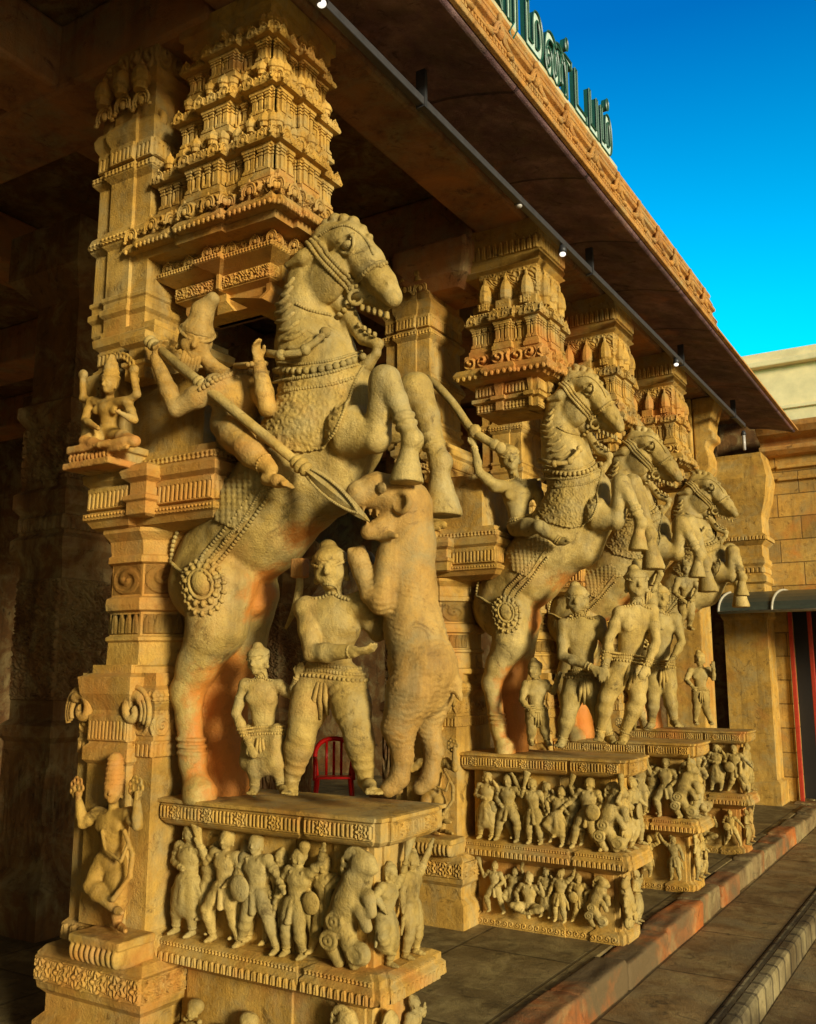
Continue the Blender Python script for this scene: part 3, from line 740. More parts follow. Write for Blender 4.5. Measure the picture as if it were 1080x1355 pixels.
def wool(X, Y, Z, F):
    w = np.sin(Z * 2 * PI / .023 + 1.1 * np.sin(X * 2 * PI / .062 + 3 * np.sin(Z * 13 + 2 * X)) + 1.0 * np.sin(Y * 2 * PI / .07 + 4 * np.sin(Z * 7)) + 1.3 * np.sin(Z * 31 + X * 23)) * (.65 + .35 * np.sin(X * 47 + Z * 29))
    fade = np.clip((2.34 - Z) / .15, .12, 1) * np.clip((Z - 1.36) / .12, 0, 1)
    return (-.0030 * w * fade).astype(np.float32)
ts.mod(wool)
M['beast'] = stone('beast_sandstone', (.27, .135, .026), (.45, .25, .055), (.56, .34, .085), bump=.6)
tiger0 = fig('beast_statue', 'ram-shaped stone beast with wavy fleece standing upright, biting the spear', ts, .0075, M['beast'], TO, 'beast statue')

# ---- the attendants under the first horse
SH = 1.14; so = Sculpt(); SO2 = hp_(440, 1050)
SJ = dict(head=hp_(438, 752, -.14), neck=hp_(443, 783, -.1), shL=hp_(406, 806, -.14), shR=hp_(478, 800, -.08), hip=hp_(437, 900, -.08),
          elL=hp_(413, 864, -.25), haL=hp_(468, 862, -.26), elR=hp_(500, 838, .0), haR=hp_(512, 790, .0),
          hiL=hp_(418, 905, -.1), knL=hp_(400, 968, -.16), anL=hp_(386, 1032, -.12), toL=hp_(384, 1048, -.18),
          hiR=hp_(458, 905, -.08), knR=hp_(473, 965, -.13), anR=hp_(484, 1028, -.08), toR=hp_(494, 1046, -.18))
sB, sT = human(so, SJ, SH, (.38, -.92, -.08), (-.1, 0, 1), bulk=1.25, legw=1.3, hands={'L': ((1, .1, .05), (0, .3, 1))})
for hj, kj in (('hiL', 'knL'), ('hiR', 'knR')):
    dv = SJ[kj] - SJ[hj]
    for t in (.15, .32, .5, .66, .82): so.ring(SJ[hj] + dv * t, nrm(dv) + np.array((.25, 0, .2 * (t - .5))), (.078 - .025 * t) * SH, .006, k=.02)
for kj, aj in (('knL', 'anL'), ('knR', 'anR')):
    dv = SJ[aj] - SJ[kj]
    for t in (.1, .3, .55, .75): so.ring(SJ[kj] + dv * t, nrm(dv) + np.array((-.2, 0, 0)), (.052 - .02 * t) * SH, .005, k=.016)
soldier0 = fig('soldier_statue', 'stone soldier in trousers pressing his flat hand to the beast\'s belly', so, .0058, M['statue'], SO2, 'soldier statue', 'stone soldiers under the horses')
V, F = turban(SJ['head'], sB, SH * 1.18, (-.25, .1, 1)).field(.006).mesh(); mk('hair', V, F, M['statue'], soldier0, SO2)
def dress(s, J, T, H, parent, O, mat, skirt=True, anklet=True):
    S0 = (J['shL'] + J['shR']) / 2
    m = MB(); m.beads(loop_on(s, S0 + T[2] * .015 * H, T, .085 * H, 50, (0, -.04 * H), .003), .009 * H, 1.8); m.rope(loop_on(s, S0 + T[2] * .005 * H, T, .10 * H, 50, (0, -.085 * H), .003), .006 * H); m.build('necklace', mat, parent, O, True)
    m = MB()
    for dz in (.055, .035): m.rope(loop_on(s, J['hip'] + T[2] * dz * H, T, .2 * H, 50, (0, -.01 * H), .003), .009 * H)
    m.beads(loop_on(s, J['hip'] + T[2] * .015 * H, T, .2 * H, 50, (0, -.01 * H), .003), .009 * H)
    f = J['hip'] - T[1] * .08 * H
    for i in range(3): m.tube([f + T[0] * (i - 1) * .014 * H, f + T[0] * (i - 1) * .022 * H - T[2] * .06 * H - T[1] * .012 * H, f + T[0] * (i - 1) * .03 * H - T[2] * (.14 - .02 * abs(i - 1)) * H], [.010 * H, .013 * H, .008 * H], 6)
    m.build('belt', mat, parent, O, True)
    m = MB()
    for e in 'LR':
        for a, b, ts_, r in (('el', 'ha', (.82, .92), .022), ('sh', 'el', (.45,), .037), ('kn', 'an', (.86, .96), .029)):
            if a + e in J and b + e in J:
                ax = frame(J[b + e] - J[a + e])
                for t in ts_: m = MB(); m.rope([J[a + e] + (J[b + e] - J[a + e]) * t + r * H * (math.cos(w) * ax[0] + math.sin(w) * ax[1]) for w in np.linspace(0, 2 * PI, 15)], .007 * H); m.build('bangle', mat, parent, O, True)
dress(so, SJ, sT, SH, soldier0, SO2, M['statue'])
CH = .72; co = Sculpt(); CO = hp_(350, 1050)
CJ = dict(head=hp_(342, 874, -.19), neck=hp_(347, 893, -.17), shL=hp_(325, 907, -.20), shR=hp_(369, 908, -.14), hip=hp_(350, 975, -.16),
          elL=hp_(312, 945, -.22), haL=hp_(330, 985, -.25), elR=hp_(387, 920, -.14), haR=hp_(394, 895, -.18),
          knL=hp_(338, 1012, -.20), anL=hp_(337, 1040, -.18), toL=hp_(333, 1049, -.24), knR=hp_(366, 1008, -.17), anR=hp_(372, 1038, -.15), toR=hp_(378, 1048, -.22))
cB, cT = human(co, CJ, CH, (.15, -.95, -.12), (-.1, 0, 1), bulk=1.1, legw=1.1)
for p in ((332, 985), (341, 990), (350, 992), (359, 990), (368, 985)): a = hp_(p[0], p[1] - 16, -.17); co.cap(a, a + np.array((0, -.012, -.13)), .040, .040, k=.016)
co.cap(hp_(334, 1004, -.18), hp_(366, 1004, -.16), .050, k=.02)
child0 = fig('attendant_statue', 'small stone attendant in cap and skirt beside the hind leg of the nearest horse', co, .0052, M['statue'], CO, 'attendant statue', 'small stone attendants')
V, F = turban(CJ['head'], cB, CH * 1.18).field(.005).mesh(); mk('cap', V, F, M['statue'], child0, CO)
dress(co, CJ, cT, CH, child0, CO, M['statue'])
# curved sword under the belly
wo = hp_(368, 800); sword0 = empty('sword', wo, 'short curved stone sword with orange hilt block under the nearest horse\'s belly', 'sword', 'stone swords')
sw = MB(); sw.box(*[v for p in [hp_(397, 752, -.09)] for v in (p[0] - .035, p[0] + .035, p[1] - .03, p[1] + .03, p[2] - .045, p[2] + .045)]); sw.build('hilt', M['orange'], sword0, wo, False, .008)
sw = MB(); P = spline([hp_(397, 756, -.09), hp_(396, 780, -.09), hp_(390, 806, -.09), hp_(378, 832, -.08)], 6); sw.tube(P, [.014 + .010 * math.sin(PI * i / (len(P) - 1)) - .008 * i / len(P) for i in range(len(P))], 6); sw.build('blade', M['statue'], sword0, wo, True)
# ------------------------------------------------------------------ small carved figures for the reliefs (height 1 unit = .5 m)
def mini(pose, turn=0.0, vox=.0046, H=.5, skirt=False, prop=None):
    s = Sculpt(); J = {}
    for k, v in pose.items(): J[k] = np.array((v[0] * H, (v[2] if len(v) > 2 else -.06) * H, v[1] * H))
    turn += .35; f = (math.sin(turn), -math.cos(turn), 0)
    HB, T = human(s, J, H, f, (0, 0, 1), bulk=1.3, fingers=False, legw=1.3)
    c = J['head']; s.ell(c + np.array((0, .01, .045)) * H, np.array((.066, .066, .05)) * H, k=.006); s.ell(c + np.array((-.05 * math.sin(turn), .02, .085)) * H, np.array((.035, .035, .035)) * H, k=.008)
    for i in range(12):
        w = 2 * PI * i / 12; q = J['hip'] + np.array((math.cos(w) * .088, math.sin(w) * .07, .03)) * H; s.ell(q, (.011, .011, .010), k=.004)
    s.cap(J['hip'] + np.array((0, -.07, 0)) * H, J['hip'] + np.array((.02, -.09, -.16)) * H, .012, .016, k=.006)
    for i in range(9):
        w = PI * (i / 8) + PI; q = (J['shL'] + J['shR']) / 2 + np.array((math.cos(w) * .06, -.055, math.sin(w) * .07)) * H; s.ell(q, (.008,) * 3, k=.003)
    for a_, b_, t_, r_ in (('sh', 'el', .5, .042), ('el', 'ha', .85, .026), ('kn', 'an', .85, .034)):
        for e_ in 'LR':
            if a_ + e_ in J and b_ + e_ in J: s.ring(J[a_ + e_] + (J[b_ + e_] - J[a_ + e_]) * t_, J[b_ + e_] - J[a_ + e_], r_ * H * 1.05, .0045, k=.003)
    if H == .5 and turn != .35:
        for g_ in (-1, 1): s.chain((J['hip'] + np.array((g_ * .08, -.03, .02)) * H, J['hip'] + np.array((g_ * .15, -.02, -.10)) * H, J['hip'] + np.array((g_ * .17, -.01, -.24)) * H), (.010, .012, .006), k=.005)
    if skirt: s.cap(J['hip'] + np.array((0, 0, -.02)) * H, J['hip'] + np.array((0, 0, -.22)) * H, .085 * H, .12 * H, k=.02)
    if prop == 'staff': s.cap(J['haR'] + np.array((0, -.02, -.35)) * H, J['haR'] + np.array((0, -.02, .42)) * H, .010, .010, k=.003)
    if prop == 'club': s.cap(J['haR'], J['haR'] + np.array((.06, -.02, .24)) * H, .010, .03, k=.006)
    if prop == 'clubL': s.cap(J['haL'], J['haL'] + np.array((-.06, -.02, .24)) * H, .010, .03, k=.006)
    if prop == 'shield': s.ell(J['haL'] + np.array((0, -.04, 0)) * H, (.05, .018, .06), k=.006)
    s.field(vox); return s.mesh()
POSES = [
 (dict(head=(0, .93), neck=(0, .85), shL=(-.11, .80), shR=(.11, .80), elL=(-.17, .66), haL=(-.02, .62, -.14), elR=(.2, .72), haR=(.14, .86, -.12), hip=(0, .50), knL=(-.08, .27, -.1), anL=(-.12, .05), knR=(.09, .28, -.1), anR=(.06, .05)), .5, True, None),
 (dict(head=(.02, .93), neck=(.01, .85), shL=(-.10, .80), shR=(.13, .79), elL=(-.2, .70), haL=(-.24, .86, -.1), elR=(.2, .64), haR=(.1, .55, -.14), hip=(.02, .50), knL=(-.13, .30, -.12), anL=(-.10, .05), knR=(.14, .27, -.1), anR=(.2, .05)), -.3, False, 'clubL'),
 (dict(head=(-.03, .92), neck=(-.02, .85), shL=(-.14, .79), shR=(.10, .80), elL=(-.22, .64), haL=(-.10, .54, -.14), elR=(.22, .66), haR=(.30, .58, -.12), hip=(0, .50), knL=(-.06, .28, -.12), anL=(-.16, .05), knR=(.15, .30, -.1), anR=(.22, .05)), -.2, False, 'shield'),
 (dict(head=(0, .93), neck=(0, .85), shL=(-.12, .80), shR=(.11, .80), elL=(-.22, .90), haL=(-.28, 1.06, -.1), elR=(.18, .66), haR=(.22, .52, -.1), hip=(.03, .50), knL=(-.04, .27, -.1), anL=(-.06, .05), knR=(.1, .27, -.1), anR=(.12, .05)), .7, False, None),
 (dict(head=(.05, .90), neck=(.03, .83), shL=(-.08, .79), shR=(.14, .77), elL=(-.2, .74), haL=(-.14, .60, -.13), elR=(.26, .84), haR=(.22, 1.0, -.12), hip=(-.03, .50), knL=(-.18, .36, -.14), anL=(-.06, .20, -.1), knR=(.06, .28, -.1), anR=(.04, .05)), -.5, True, 'club'),
 (dict(head=(0, .58), neck=(0, .50), shL=(-.12, .45), shR=(.12, .45), elL=(-.22, .32), haL=(-.16, .22, -.14), elR=(.22, .34), haR=(.20, .50, -.1), hip=(0, .14), knL=(-.22, .14, -.18), anL=(-.04, .06, -.18), toL=(.08, .05, -.2), knR=(.22, .14, -.18), anR=(.04, .07, -.2), toR=(-.08, .05, -.2)), 0, False, None)]
MINI = [mini(*p[:1], turn=p[1], skirt=p[2], prop=p[3]) for p in POSES]
def lion_mini():
    s = Sculpt(); q = lambda x, z, y=-.04: np.array((x, y, z)) * .5
    s.chain((q(-.1, .35), q(.0, .55), q(.06, .72)), (.06, .065, .06), k=.03); s.ell(q(.12, .85, -.06), (.055, .05, .055), k=.02); s.ell(q(.19, .82, -.07), (.032, .03, .025), k=.012)
    s.chain((q(-.1, .35), q(-.16, .2, -.08), q(-.08, .05, -.08)), (.05, .035, .025), k=.02); s.chain((q(-.05, .33), q(.02, .2, -.08), q(.06, .05, -.08)), (.045, .03, .024), k=.02)
    s.chain((q(.06, .68), q(.2, .6, -.1), q(.22, .48, -.1)), (.035, .026, .022), k=.015); s.chain((q(.02, .62), q(.13, .48, -.1), q(.18, .36, -.1)), (.035, .026, .022), k=.015)
    s.chain((q(-.12, .34), q(-.22, .45), q(-.2, .62), q(-.12, .68)), (.018, .016, .016, .022), k=.012)
    for i in range(16):
        w = i * .55; s.ring(q(.07 + .085 * math.cos(w), .82 + .12 * math.sin(w), -.09), (0, 1, 0), .020, .009, k=.004)
    for x, z in ((.0, .56), (-.08, .38), (-.13, .22)): s.ring(q(x, z, -.15), (0, 1, 0), .032, .010, k=.004); s.ring(q(x, z, -.16), (0, 1, 0), .013, .008, k=.004)
    for z in (.4,): s.ell(q(.1, .14, -.08), (.05, .035, .05), k=.015); s.ring(q(.1, .14, -.13), (0, 1, 0), .03, .01, k=.004)
    s.field(.0055); return s.mesh()
MINI.append(lion_mini())
def bust_mini():
    s = Sculpt(); H = .5; B = head(s, (0, -.05, .18), .62, (0.2, -1, 0), (0, 0, 1))
    s.ell((0, -.02, .21), (.055, .05, .05), k=.01); s.ell((0, -.03, .06), (.09, .045, .06), k=.03)
    for g in (-1, 1): s.chain(((g * .09, -.03, .07), (g * .12, -.05, -.0), (g * .04, -.08, .02)), (.026, .022, .02), k=.012); s.ell((g * .055, -.045, .13), (.018, .02, .018), k=.006)
    s.field(.0055); return s.mesh()
MINI.append(bust_mini())
_mini_me = {}
def relief_fig(kind, p, face, h, parent, O, mat, flip=False):
    """kind of carved figure at world point p on a face looking along -Y or +X; h = height in metres"""
    nm = 'relief_lion' if kind == 6 else ('relief_bust' if kind == 7 else 'relief_figure')
    if kind not in _mini_me:
        V, F = MINI[kind]; o = mk(nm, V, F, mat, parent); _mini_me[kind] = o.data
    else:
        o = bpy.data.objects.new(nm, _mini_me[kind]); COL.objects.link(o); o.parent = parent
    k = h / (.5 if kind not in (5,) else .36); o.location = np.asarray(p, float) - O
    o.rotation_euler = (0, 0, PI / 2 if face == 'x' else 0); o.scale = ((-1.15 if flip else 1.15) * k, k * 1.0, k)
    return o

# ------------------------------------------------------------------ the carved piers
def plan(x0, x1, y0, y1, nb=(), eb=()):
    P = [(x0, y0)]
    for a, b, o in nb: P += [(a, y0), (a, y0 - o), (b, y0 - o), (b, y0)]
    P += [(x1, y0)]
    for a, b, o in eb: P += [(x1, a), (x1 + o, a), (x1 + o, b), (x1, b)]
    P += [(x1, y1), (x0, y1)]; return [p for i, p in enumerate(P) if math.hypot(p[0] - P[i - 1][0], p[1] - P[i - 1][1]) > 1e-6]
def edges(poly, o=0):
    """edges that look to the street or along it, as (start, direction, outward normal, length)"""
    Q = offs(poly, o); R = []
    for i in range(len(Q)):
        a, b = np.array(Q[i]), np.array(Q[(i + 1) % len(Q)]); L = np.hypot(*(b - a))
        if L < .02: continue
        d = (b - a) / L; n = np.array((d[1], -d[0]))
        if n[1] < -.5 or n[0] > .5: R.append((a, d, n, L))
    return R
def v3(p, z): return np.array((p[0], p[1], z))
_KV = {}
def kudu(mb, p, n, r):
    """horseshoe gable ornament with a face boss, standing proud of a cornice"""
    n3 = np.array((n[0], n[1], 0.)); u = np.array((-n[1], n[0], 0.)); z = np.array((0, 0, 1.)); B = np.array((u, n3, z))
    for R, q in ((1.0, .17), (.68, .13)):
        mb.tube([p + u * R * r * math.cos(w) + z * (R * r * math.sin(w) * 1.1) + n3 * r * .18 for w in np.linspace(-.5, PI + .5, 11)], r * q, 5)
    mb.bead(p + n3 * r * .15 + z * r * .1, (r * .42, r * .3, r * .46), B, 8, 6); mb.bead(p + z * r * 1.32 + n3 * r * .15, (r * .2, r * .2, r * .36), B, 6, 4)
    for g in (-1, 1): mb.bead(p + u * g * r * 1.1 - z * r * .55 + n3 * r * .15, (r * .3, r * .22, r * .22), B, 6, 4)
def dome(mb, p, r, h):
    mb.lathe(p[0], p[1], [(r * .8, p[2]), (r * .8, p[2] + h * .2), (r * 1.05, p[2] + h * .25), (r * 1.1, p[2] + h * .36), (r * .95, p[2] + h * .55), (r * .6, p[2] + h * .72), (r * .25, p[2] + h * .8), (r * .3, p[2] + h * .86), (r * .12, p[2] + h * .93), (.002, p[2] + h)], 10)
def pilaster(mb, p, n, z0, z1, w, d=.016):
    u = np.array((-n[1], n[0])); h = z1 - z0
    for a, b, ww, dd in ((0, .12, 1.5, 1.4), (.12, .2, 1.15, 1.15), (.2, .66, .8, .9), (.66, .74, 1.15, 1.2), (.74, .8, .9, 1.0), (.8, .9, 1.3, 1.35), (.9, 1, 1.75, 1.6)):
        c = p + n * (d * dd * .5); hu = np.abs(u) * w * ww * .5 + np.abs(n) * d * dd * .5
        mb.box(c[0] - hu[0], c[0] + hu[0], c[1] - hu[1], c[1] + hu[1], z0 + a * h, z0 + b * h - .001)
def tier(mb, poly, z, h, kr=.03, seed=0, crown=True):
    rr = random.Random(seed)
    mb.stack(poly, [(.0, z), (.016, z + .02 * h), (.016, z + .09 * h), (.006, z + .12 * h), (.006, z + .16 * h), (-.012, z + .18 * h), (-.012, z + .52 * h), (.008, z + .54 * h), (.008, z + .58 * h),
                    (.036, z + .59 * h), (.042, z + .63 * h), (.036, z + .70 * h), (.020, z + .76 * h), (.004, z + .79 * h), (.004, z + .83 * h), (-.012, z + .84 * h), (-.012, z + 1.0 * h)])
    for a, d, n, L in edges(poly, -.012):
        k = max(1, int(round(L / .062)))
        for i in range(k + 1):
            q = a + d * L * min(max(i / k, .012 / L), 1 - .012 / L); pilaster(mb, q, n, z + .165 * h, z + .535 * h, .026)
            if i < k and L / k > .05:
                c = a + d * L * (i + .5) / k; mb.bead(v3(c, z + .30 * h) + v3(n, 0) * .006, (.011, .011, .05 * h / .26)); mb.bead(v3(c, z + .42 * h) + v3(n, 0) * .006, (.010, .010, .011))
    for a, d, n, L in edges(poly, .036):
        k = max(1, int(round(L / (kr * 3.4))))
        for i in range(k): kudu(mb, v3(a + d * L * (i + .5) / k, z + .665 * h), n, kr * (1.0 if i % 2 == 0 else .8))
    for a, d, n, L in edges(poly, .004):
        k = max(1, int(L / .022))
        for i in range(k): mb.bead(v3(a + d * L * (i + .5) / k, z + .81 * h), (.009, .009, .008), None, 6, 4)
    if crown:
        for a, d, n, L in edges(poly, -.0):
            k = max(1, int(round(L / .12)))
            for i in range(k):
                c = a + d * L * (i + .5) / k; dome(mb, v3(c - n * .004, z + .84 * h), .030 + .006 * (i % 2), h * .30)
                if k > 1 and i < k - 1:
                    c2 = a + d * L * (i + 1) / k; scr = v3(c2, z + .92 * h) + v3(n, 0) * .0
                    P = [scr + v3(d, 0) * .022 * math.cos(w) * (1 - w / 11) + np.array((0, 0, .026 * math.sin(w) * (1 - w / 11))) for w in np.linspace(0, 8, 14)]; mb.tube(P, .0065, 5)
PO = np.array((-3.0, 3.5, 0.0))
def facing(mb, poly, o, z0, z1, pat, amp, res=.005, minL=.08):
    for a, d, n, L in edges(poly, o + .002):
        if L > minL: mb.relief(v3(a, z0), v3(d, 0) * L, (0, 0, z1 - z0), v3(n, 0), pat, res, amp)
def pier():
    t = empty('carved_pier', PO, 'nearest carved pier, tallest in view, carrying the big horse and rider', 'carved pier', 'carved stone piers of the hall front')
    # shaft: square base, eight-sided middle, square head
    sh = MB()
    P = plan(-3.96, -3.43, 3.24, 3.8); sh.stack(P, [(.10, 0), (.10, .16), (.06, .2), (.06, .28), (.09, .31), (.095, .335), (.095, .47), (.07, .5), (.02, .52), (.02, .6), (0, .62), (0, 1.62), (.03, 1.66), (.03, 1.72), (.0, 1.74), (0, 1.8)])
    facing(sh, P, .095, .345, .46, pat_medal(.13), .02); facing(sh, P, .02, .525, .598, pat_petal(.06), .02); facing(sh, P, 0, 1.40, 1.48, pat_flute(.03), .012); facing(sh, P, 0, 1.5, 1.6, pat_scroll(.1), .014); facing(sh, P, .03, 1.665, 1.715, pat_diap(.03), .01)
    Q = plan(-3.84, -3.56, 3.2, 3.3); sh.stack(Q, [(0, .62), (0, 1.36), (.02, 1.38), (.02, 1.44), (.0, 1.46), (0, 1.62), (.04, 1.70), (.05, 1.78), (.0, 1.80), (0, 1.84)])
    facing(sh, Q, .0, 1.47, 1.6, pat_flute(.025), .012)
    c8 = (-3.68, 3.52)
    sh.lathe(*c8, [(.315, 1.79), (.325, 1.80), (.325, 1.83), (.30, 1.84), (.295, 1.95), (.31, 1.96), (.31, 1.975), (.29, 1.985), (.29, 2.10), (.315, 2.11), (.32, 2.14), (.315, 2.17), (.29, 2.18), (.29, 2.34), (.315, 2.35), (.315, 2.38), (.30, 2.39), (.31, 2.46), (.35, 2.50), (.35, 2.52)], 8, .5)
    for w0, w1, zt in ((0, 1, 2.33), (1, 2, 2.33)):   # carved leaf drops on the facets
        for f in range(4, 7):
            a0 = 2 * PI * (f + .5) / 8; n = np.array((math.cos(a0 + PI / 8), math.sin(a0 + PI / 8))); ap = .29 * math.cos(PI / 8); u = np.array((-n[1], n[0]))
            o = np.array(c8) + n * (ap + .001) - u * .10; sh.relief(v3(o, 2.19), v3(u, 0) * .2, (0, 0, .15), v3(n, 0), pat_scroll(.2), .006, .014); sh.relief(v3(o, 1.99), v3(u, 0) * .2, (0, 0, .10), v3(n, 0), pat_petal(.05), .006, .010)
    R = plan(-3.93, -3.06, 3.2, 3.82, [(-3.93 + .04, -3.58, .05)]); sh.stack(R, [(-.10, 2.5), (-.02, 2.53), (.0, 2.56), (.015, 2.57), (.015, 2.60), (-.01, 2.61), (-.005, 2.74), (.02, 2.76), (.025, 2.80), (.0, 2.82), (.0, 2.86), (-.02, 2.87), (-.02, 2.9)])
    facing(sh, R, -.006, 2.615, 2.735, pat_flute(.03), .018); facing(sh, R, .0, 2.822, 2.858, pat_diap(.03), .008); facing(sh, R, -.0, 2.565, 2.6, pat_diap(.024), .02)
    U = plan(-3.90, -3.2, 3.26, 3.8); sh.stack(U, [(0, 2.9), (0, 3.30), (-.02, 3.32)])
    U = plan(-3.98, -3.56, 3.24, 3.8); sh.stack(U, [(0, 3.318), (.02, 3.36), (.02, 3.40), (0, 3.42), (0, 3.52), (.025, 3.54), (.03, 3.58), (0, 3.60), (0, 3.63)])
    facing(sh, U, 0, 3.43, 3.51, pat_flute(.03), .014)
    X = plan(-4.08, -3.66, 3.26, 3.78, [(-3.96, -3.78, .02)]); sh.stack(X, [(-.02, 3.6), (0, 3.63), (0, 3.70), (.018, 3.72), (.018, 3.75), (.004, 3.76), (.004, 3.79), (.014, 3.80), (.014, 3.82), (0, 3.83), (0, 4.10), (.02, 4.12), (.035, 4.15), (.02, 4.20), (0, 4.22), (0, 4.50), (.03, 4.53), (.03, 4.57), (.0, 4.59), (.01, 4.72), (.03, 4.76), (.035, 4.80), (.02, 4.84), (.0, 4.86), (.0, 5.05), (.03, 5.07), (.035, 5.12), (.0, 5.14), (.0, 5.31)])
    facing(sh, X, .005, 4.60, 4.71, pat_flute(.032), .018); facing(sh, X, .03, 4.535, 4.568, pat_diap(.03), .008); facing(sh, X, .02, 4.13, 4.17, pat_diap(.03), .02)
    facing(sh, X, .0, 5.15, 5.3, pat_scroll(.1), .03)
    for x, z in ((-4.02, 4.92), (-3.87, 4.94), (-3.72, 4.92)): kudu(sh, np.array((x, 3.22, z)), np.array((0, -1.)), .06); dome(sh, (x, 3.2, z + .06), .05, .2)
    shaft = sh.build('shaft', M['pier'], t, PO, False, .004)
    # pot shaped pendants and scroll brackets on the shaft
    for x, z in ((-3.50, 2.66), (-3.56, 3.36)):
        m = MB(); m.stack(plan(x - .07, x + .07, 3.12, 3.24), [(-.02, z - .10), (0, z - .09), (0, z - .03), (.015, z - .02), (.015, z), (-.01, z + .01), (-.01, z + .07), (.02, z + .09), (.03, z + .12), (.02, z + .15), (-.02, z + .17)])
        m.build('pendant', M['pier'], shaft, PO, False, .004)
    for g, x in ((-1, -3.90), (1, -3.53)):
        m = MB(); P = [np.array((x + g * (.075 - .0105 * w) * math.cos(w + .6) * 1.0, 3.2, 1.62 + (.085 - .012 * w) * math.sin(w + .6))) for w in np.linspace(0, 6.4, 26)]
        m.tube(P, [.030 - .0003 * i for i in range(26)], 8)
        for R in (.07, .09, .11): m.tube([np.array((x + g * R * math.cos(w), 3.2 - .16 * (.12 - R), 1.61 + R * 1.12 * math.sin(w))) for w in np.linspace(-.5, 2.6, 14)], .014, 6)
        m.build('scroll_bracket', M['pier'], shaft, PO, True)
    # carved gods on the shaft
    s = Sculpt(); q = lambda x, y, d=0: at(x, y, 3.12 + d)
    J = dict(head=q(146, 508, -.06), neck=q(145, 522, -.04), shL=q(122, 532, -.03), shR=q(168, 532, -.03), hip=q(144, 572, .0), elL=q(112, 556, -.06), haL=q(128, 566, -.12), elR=q(178, 556, -.06), haR=q(162, 548, -.12),
             knL=q(112, 584, -.12), anL=q(150, 592, -.14), toL=q(168, 592, -.15), knR=q(178, 584, -.12), anR=q(140, 588, -.16), toR=q(124, 590, -.17))
    human(s, J, .60, (0, -1, -.1), (0, 0, 1), bulk=1.2, fingers=False, legw=1.1)
    c = J['head']; s.chain((c + (0, 0, .03), c + (0, 0, .08), c + (0, 0, .14)), (.044, .036, .018), k=.01)
    for i in range(4): s.ring(c + np.array((0, 0, .035 + .025 * i)), (0, 0, 1), .044 - .006 * i, .006, k=.003)
    for g in 'LR': s.chain((J['sh' + g], J['sh' + g] + np.array(((-.07 if g == 'L' else .07), .0, .03)), J['sh' + g] + np.array(((-.06 if g == 'L' else .06), -.02, .12))), (.022, .02, .018), k=.01); s.ell(J['sh' + g] + np.array(((-.06 if g == 'L' else .06), -.02, .15)), (.03, .02, .03), k=.006)
    for i in range(17):
        w = PI * i / 16; s.ring(c + np.array((.14 * math.cos(w), .045, -.03 + .19 * math.sin(w))), (0, 1, 0), .014, .008, k=.004)
    s.box(q(143, 545, .1), (.16, .06, .21), .04, k=.01)
    b = q(143, 598, -.02); s.box(b + (0, .0, -.0), (.16, .13, .02), .01, k=.006); s.box(b + (0, .02, -.045), (.14, .12, .03), .012, k=.006); s.box(b + (0, .0, -.085), (.17, .14, .018), .008, k=.006)
    for i in range(11): s.ell(b + np.array((-.14 + .028 * i, -.105, -.045)), (.016, .02, .024), k=.004)
    V, F = s.field(.0055).mesh(); mk('seated_god', V, F, M['pier_carved'], shaft, PO)
    s = Sculpt(); q = lambda x, y, d=0: at(x, y, 3.18 + d)
    J = dict(head=q(151, 1046, -.05), neck=q(150, 1063, -.03), shL=q(129, 1078, -.03), shR=q(172, 1078, -.03), hip=q(146, 1140, -.02), elL=q(110, 1090, -.06), haL=q(104, 1058, -.08), elR=q(182, 1092, -.06), haR=q(181, 1058, -.08),
             knL=q(122, 1172, -.10), anL=q(150, 1200, -.10), toL=q(162, 1208, -.12), knR=q(158, 1180, -.06), anR=q(155, 1222, -.04), toR=q(166, 1232, -.1))
    human(s, J, .66, (.45, -.9, 0), (0, 0, 1), bulk=1.4, fingers=False, legw=1.4)
    c = J['head']; s.cap(c + (0, 0, .02), c + (0, 0, .14), .048, .036, k=.01)
    for i in range(6): s.ring(c + np.array((0, 0, .035 + .022 * i)), (0, 0, 1), .046 - .002 * i, .005, k=.003)
    for x in (102, 180):
        b = q(x, 1042, -.07)
        for i in range(7): s.ring(b + np.array((.03 * math.cos(i * .9), 0, .035 * math.sin(i * .9))), (0, 1, 0), .014, .007, k=.003)
    P = [q(x, y, d) for x, y, d in ((125, 1185, -.09), (150, 1190, -.12), (172, 1160, -.09), (176, 1130, -.07), (165, 1100, -.07))]; s.chain(P, [.012] * 5, k=.006)
    P = [q(x, y, d) for x, y, d in ((135, 1100, -.09), (140, 1125, -.1), (160, 1140, -.1), (168, 1120, -.08))]; s.chain(P, [.008] * 4, k=.004)
    b = q(148, 1240, -.04); s.box(b, (.17, .11, .02), .01, k=.006)
    for i in range(9): s.ell(b + np.array((-.14 + .035 * i, -.08, -.05)), (.02, .04, .05), k=.006)
    s.box(b + (0, .03, -.06), (.15, .1, .05), .02, k=.01)
    V, F = s.field(.0055).mesh(); mk('standing_god', V, F, M['pier_carved'], shaft, PO)
    # pedestal
    D = plan(-3.42, -2.21, 3.345, 3.78, [(-3.38, -2.62, .012), (-2.52, -2.24, .012)], [(3.40, 3.70, .015)])
    pm = MB(); pm.stack(D, [(-.04, 0), (-.04, .06), (-.07, .08), (-.07, .44), (-.02, .47), (.03, .49), (.045, .52), (.045, .545), (.03, .56), (.03, .585), (.0, .60), (-.055, .605), (-.055, 1.085), (.0, 1.09), (.02, 1.10), (.035, 1.115), (.035, 1.192), (.05, 1.197), (.05, 1.212), (.03, 1.216)])
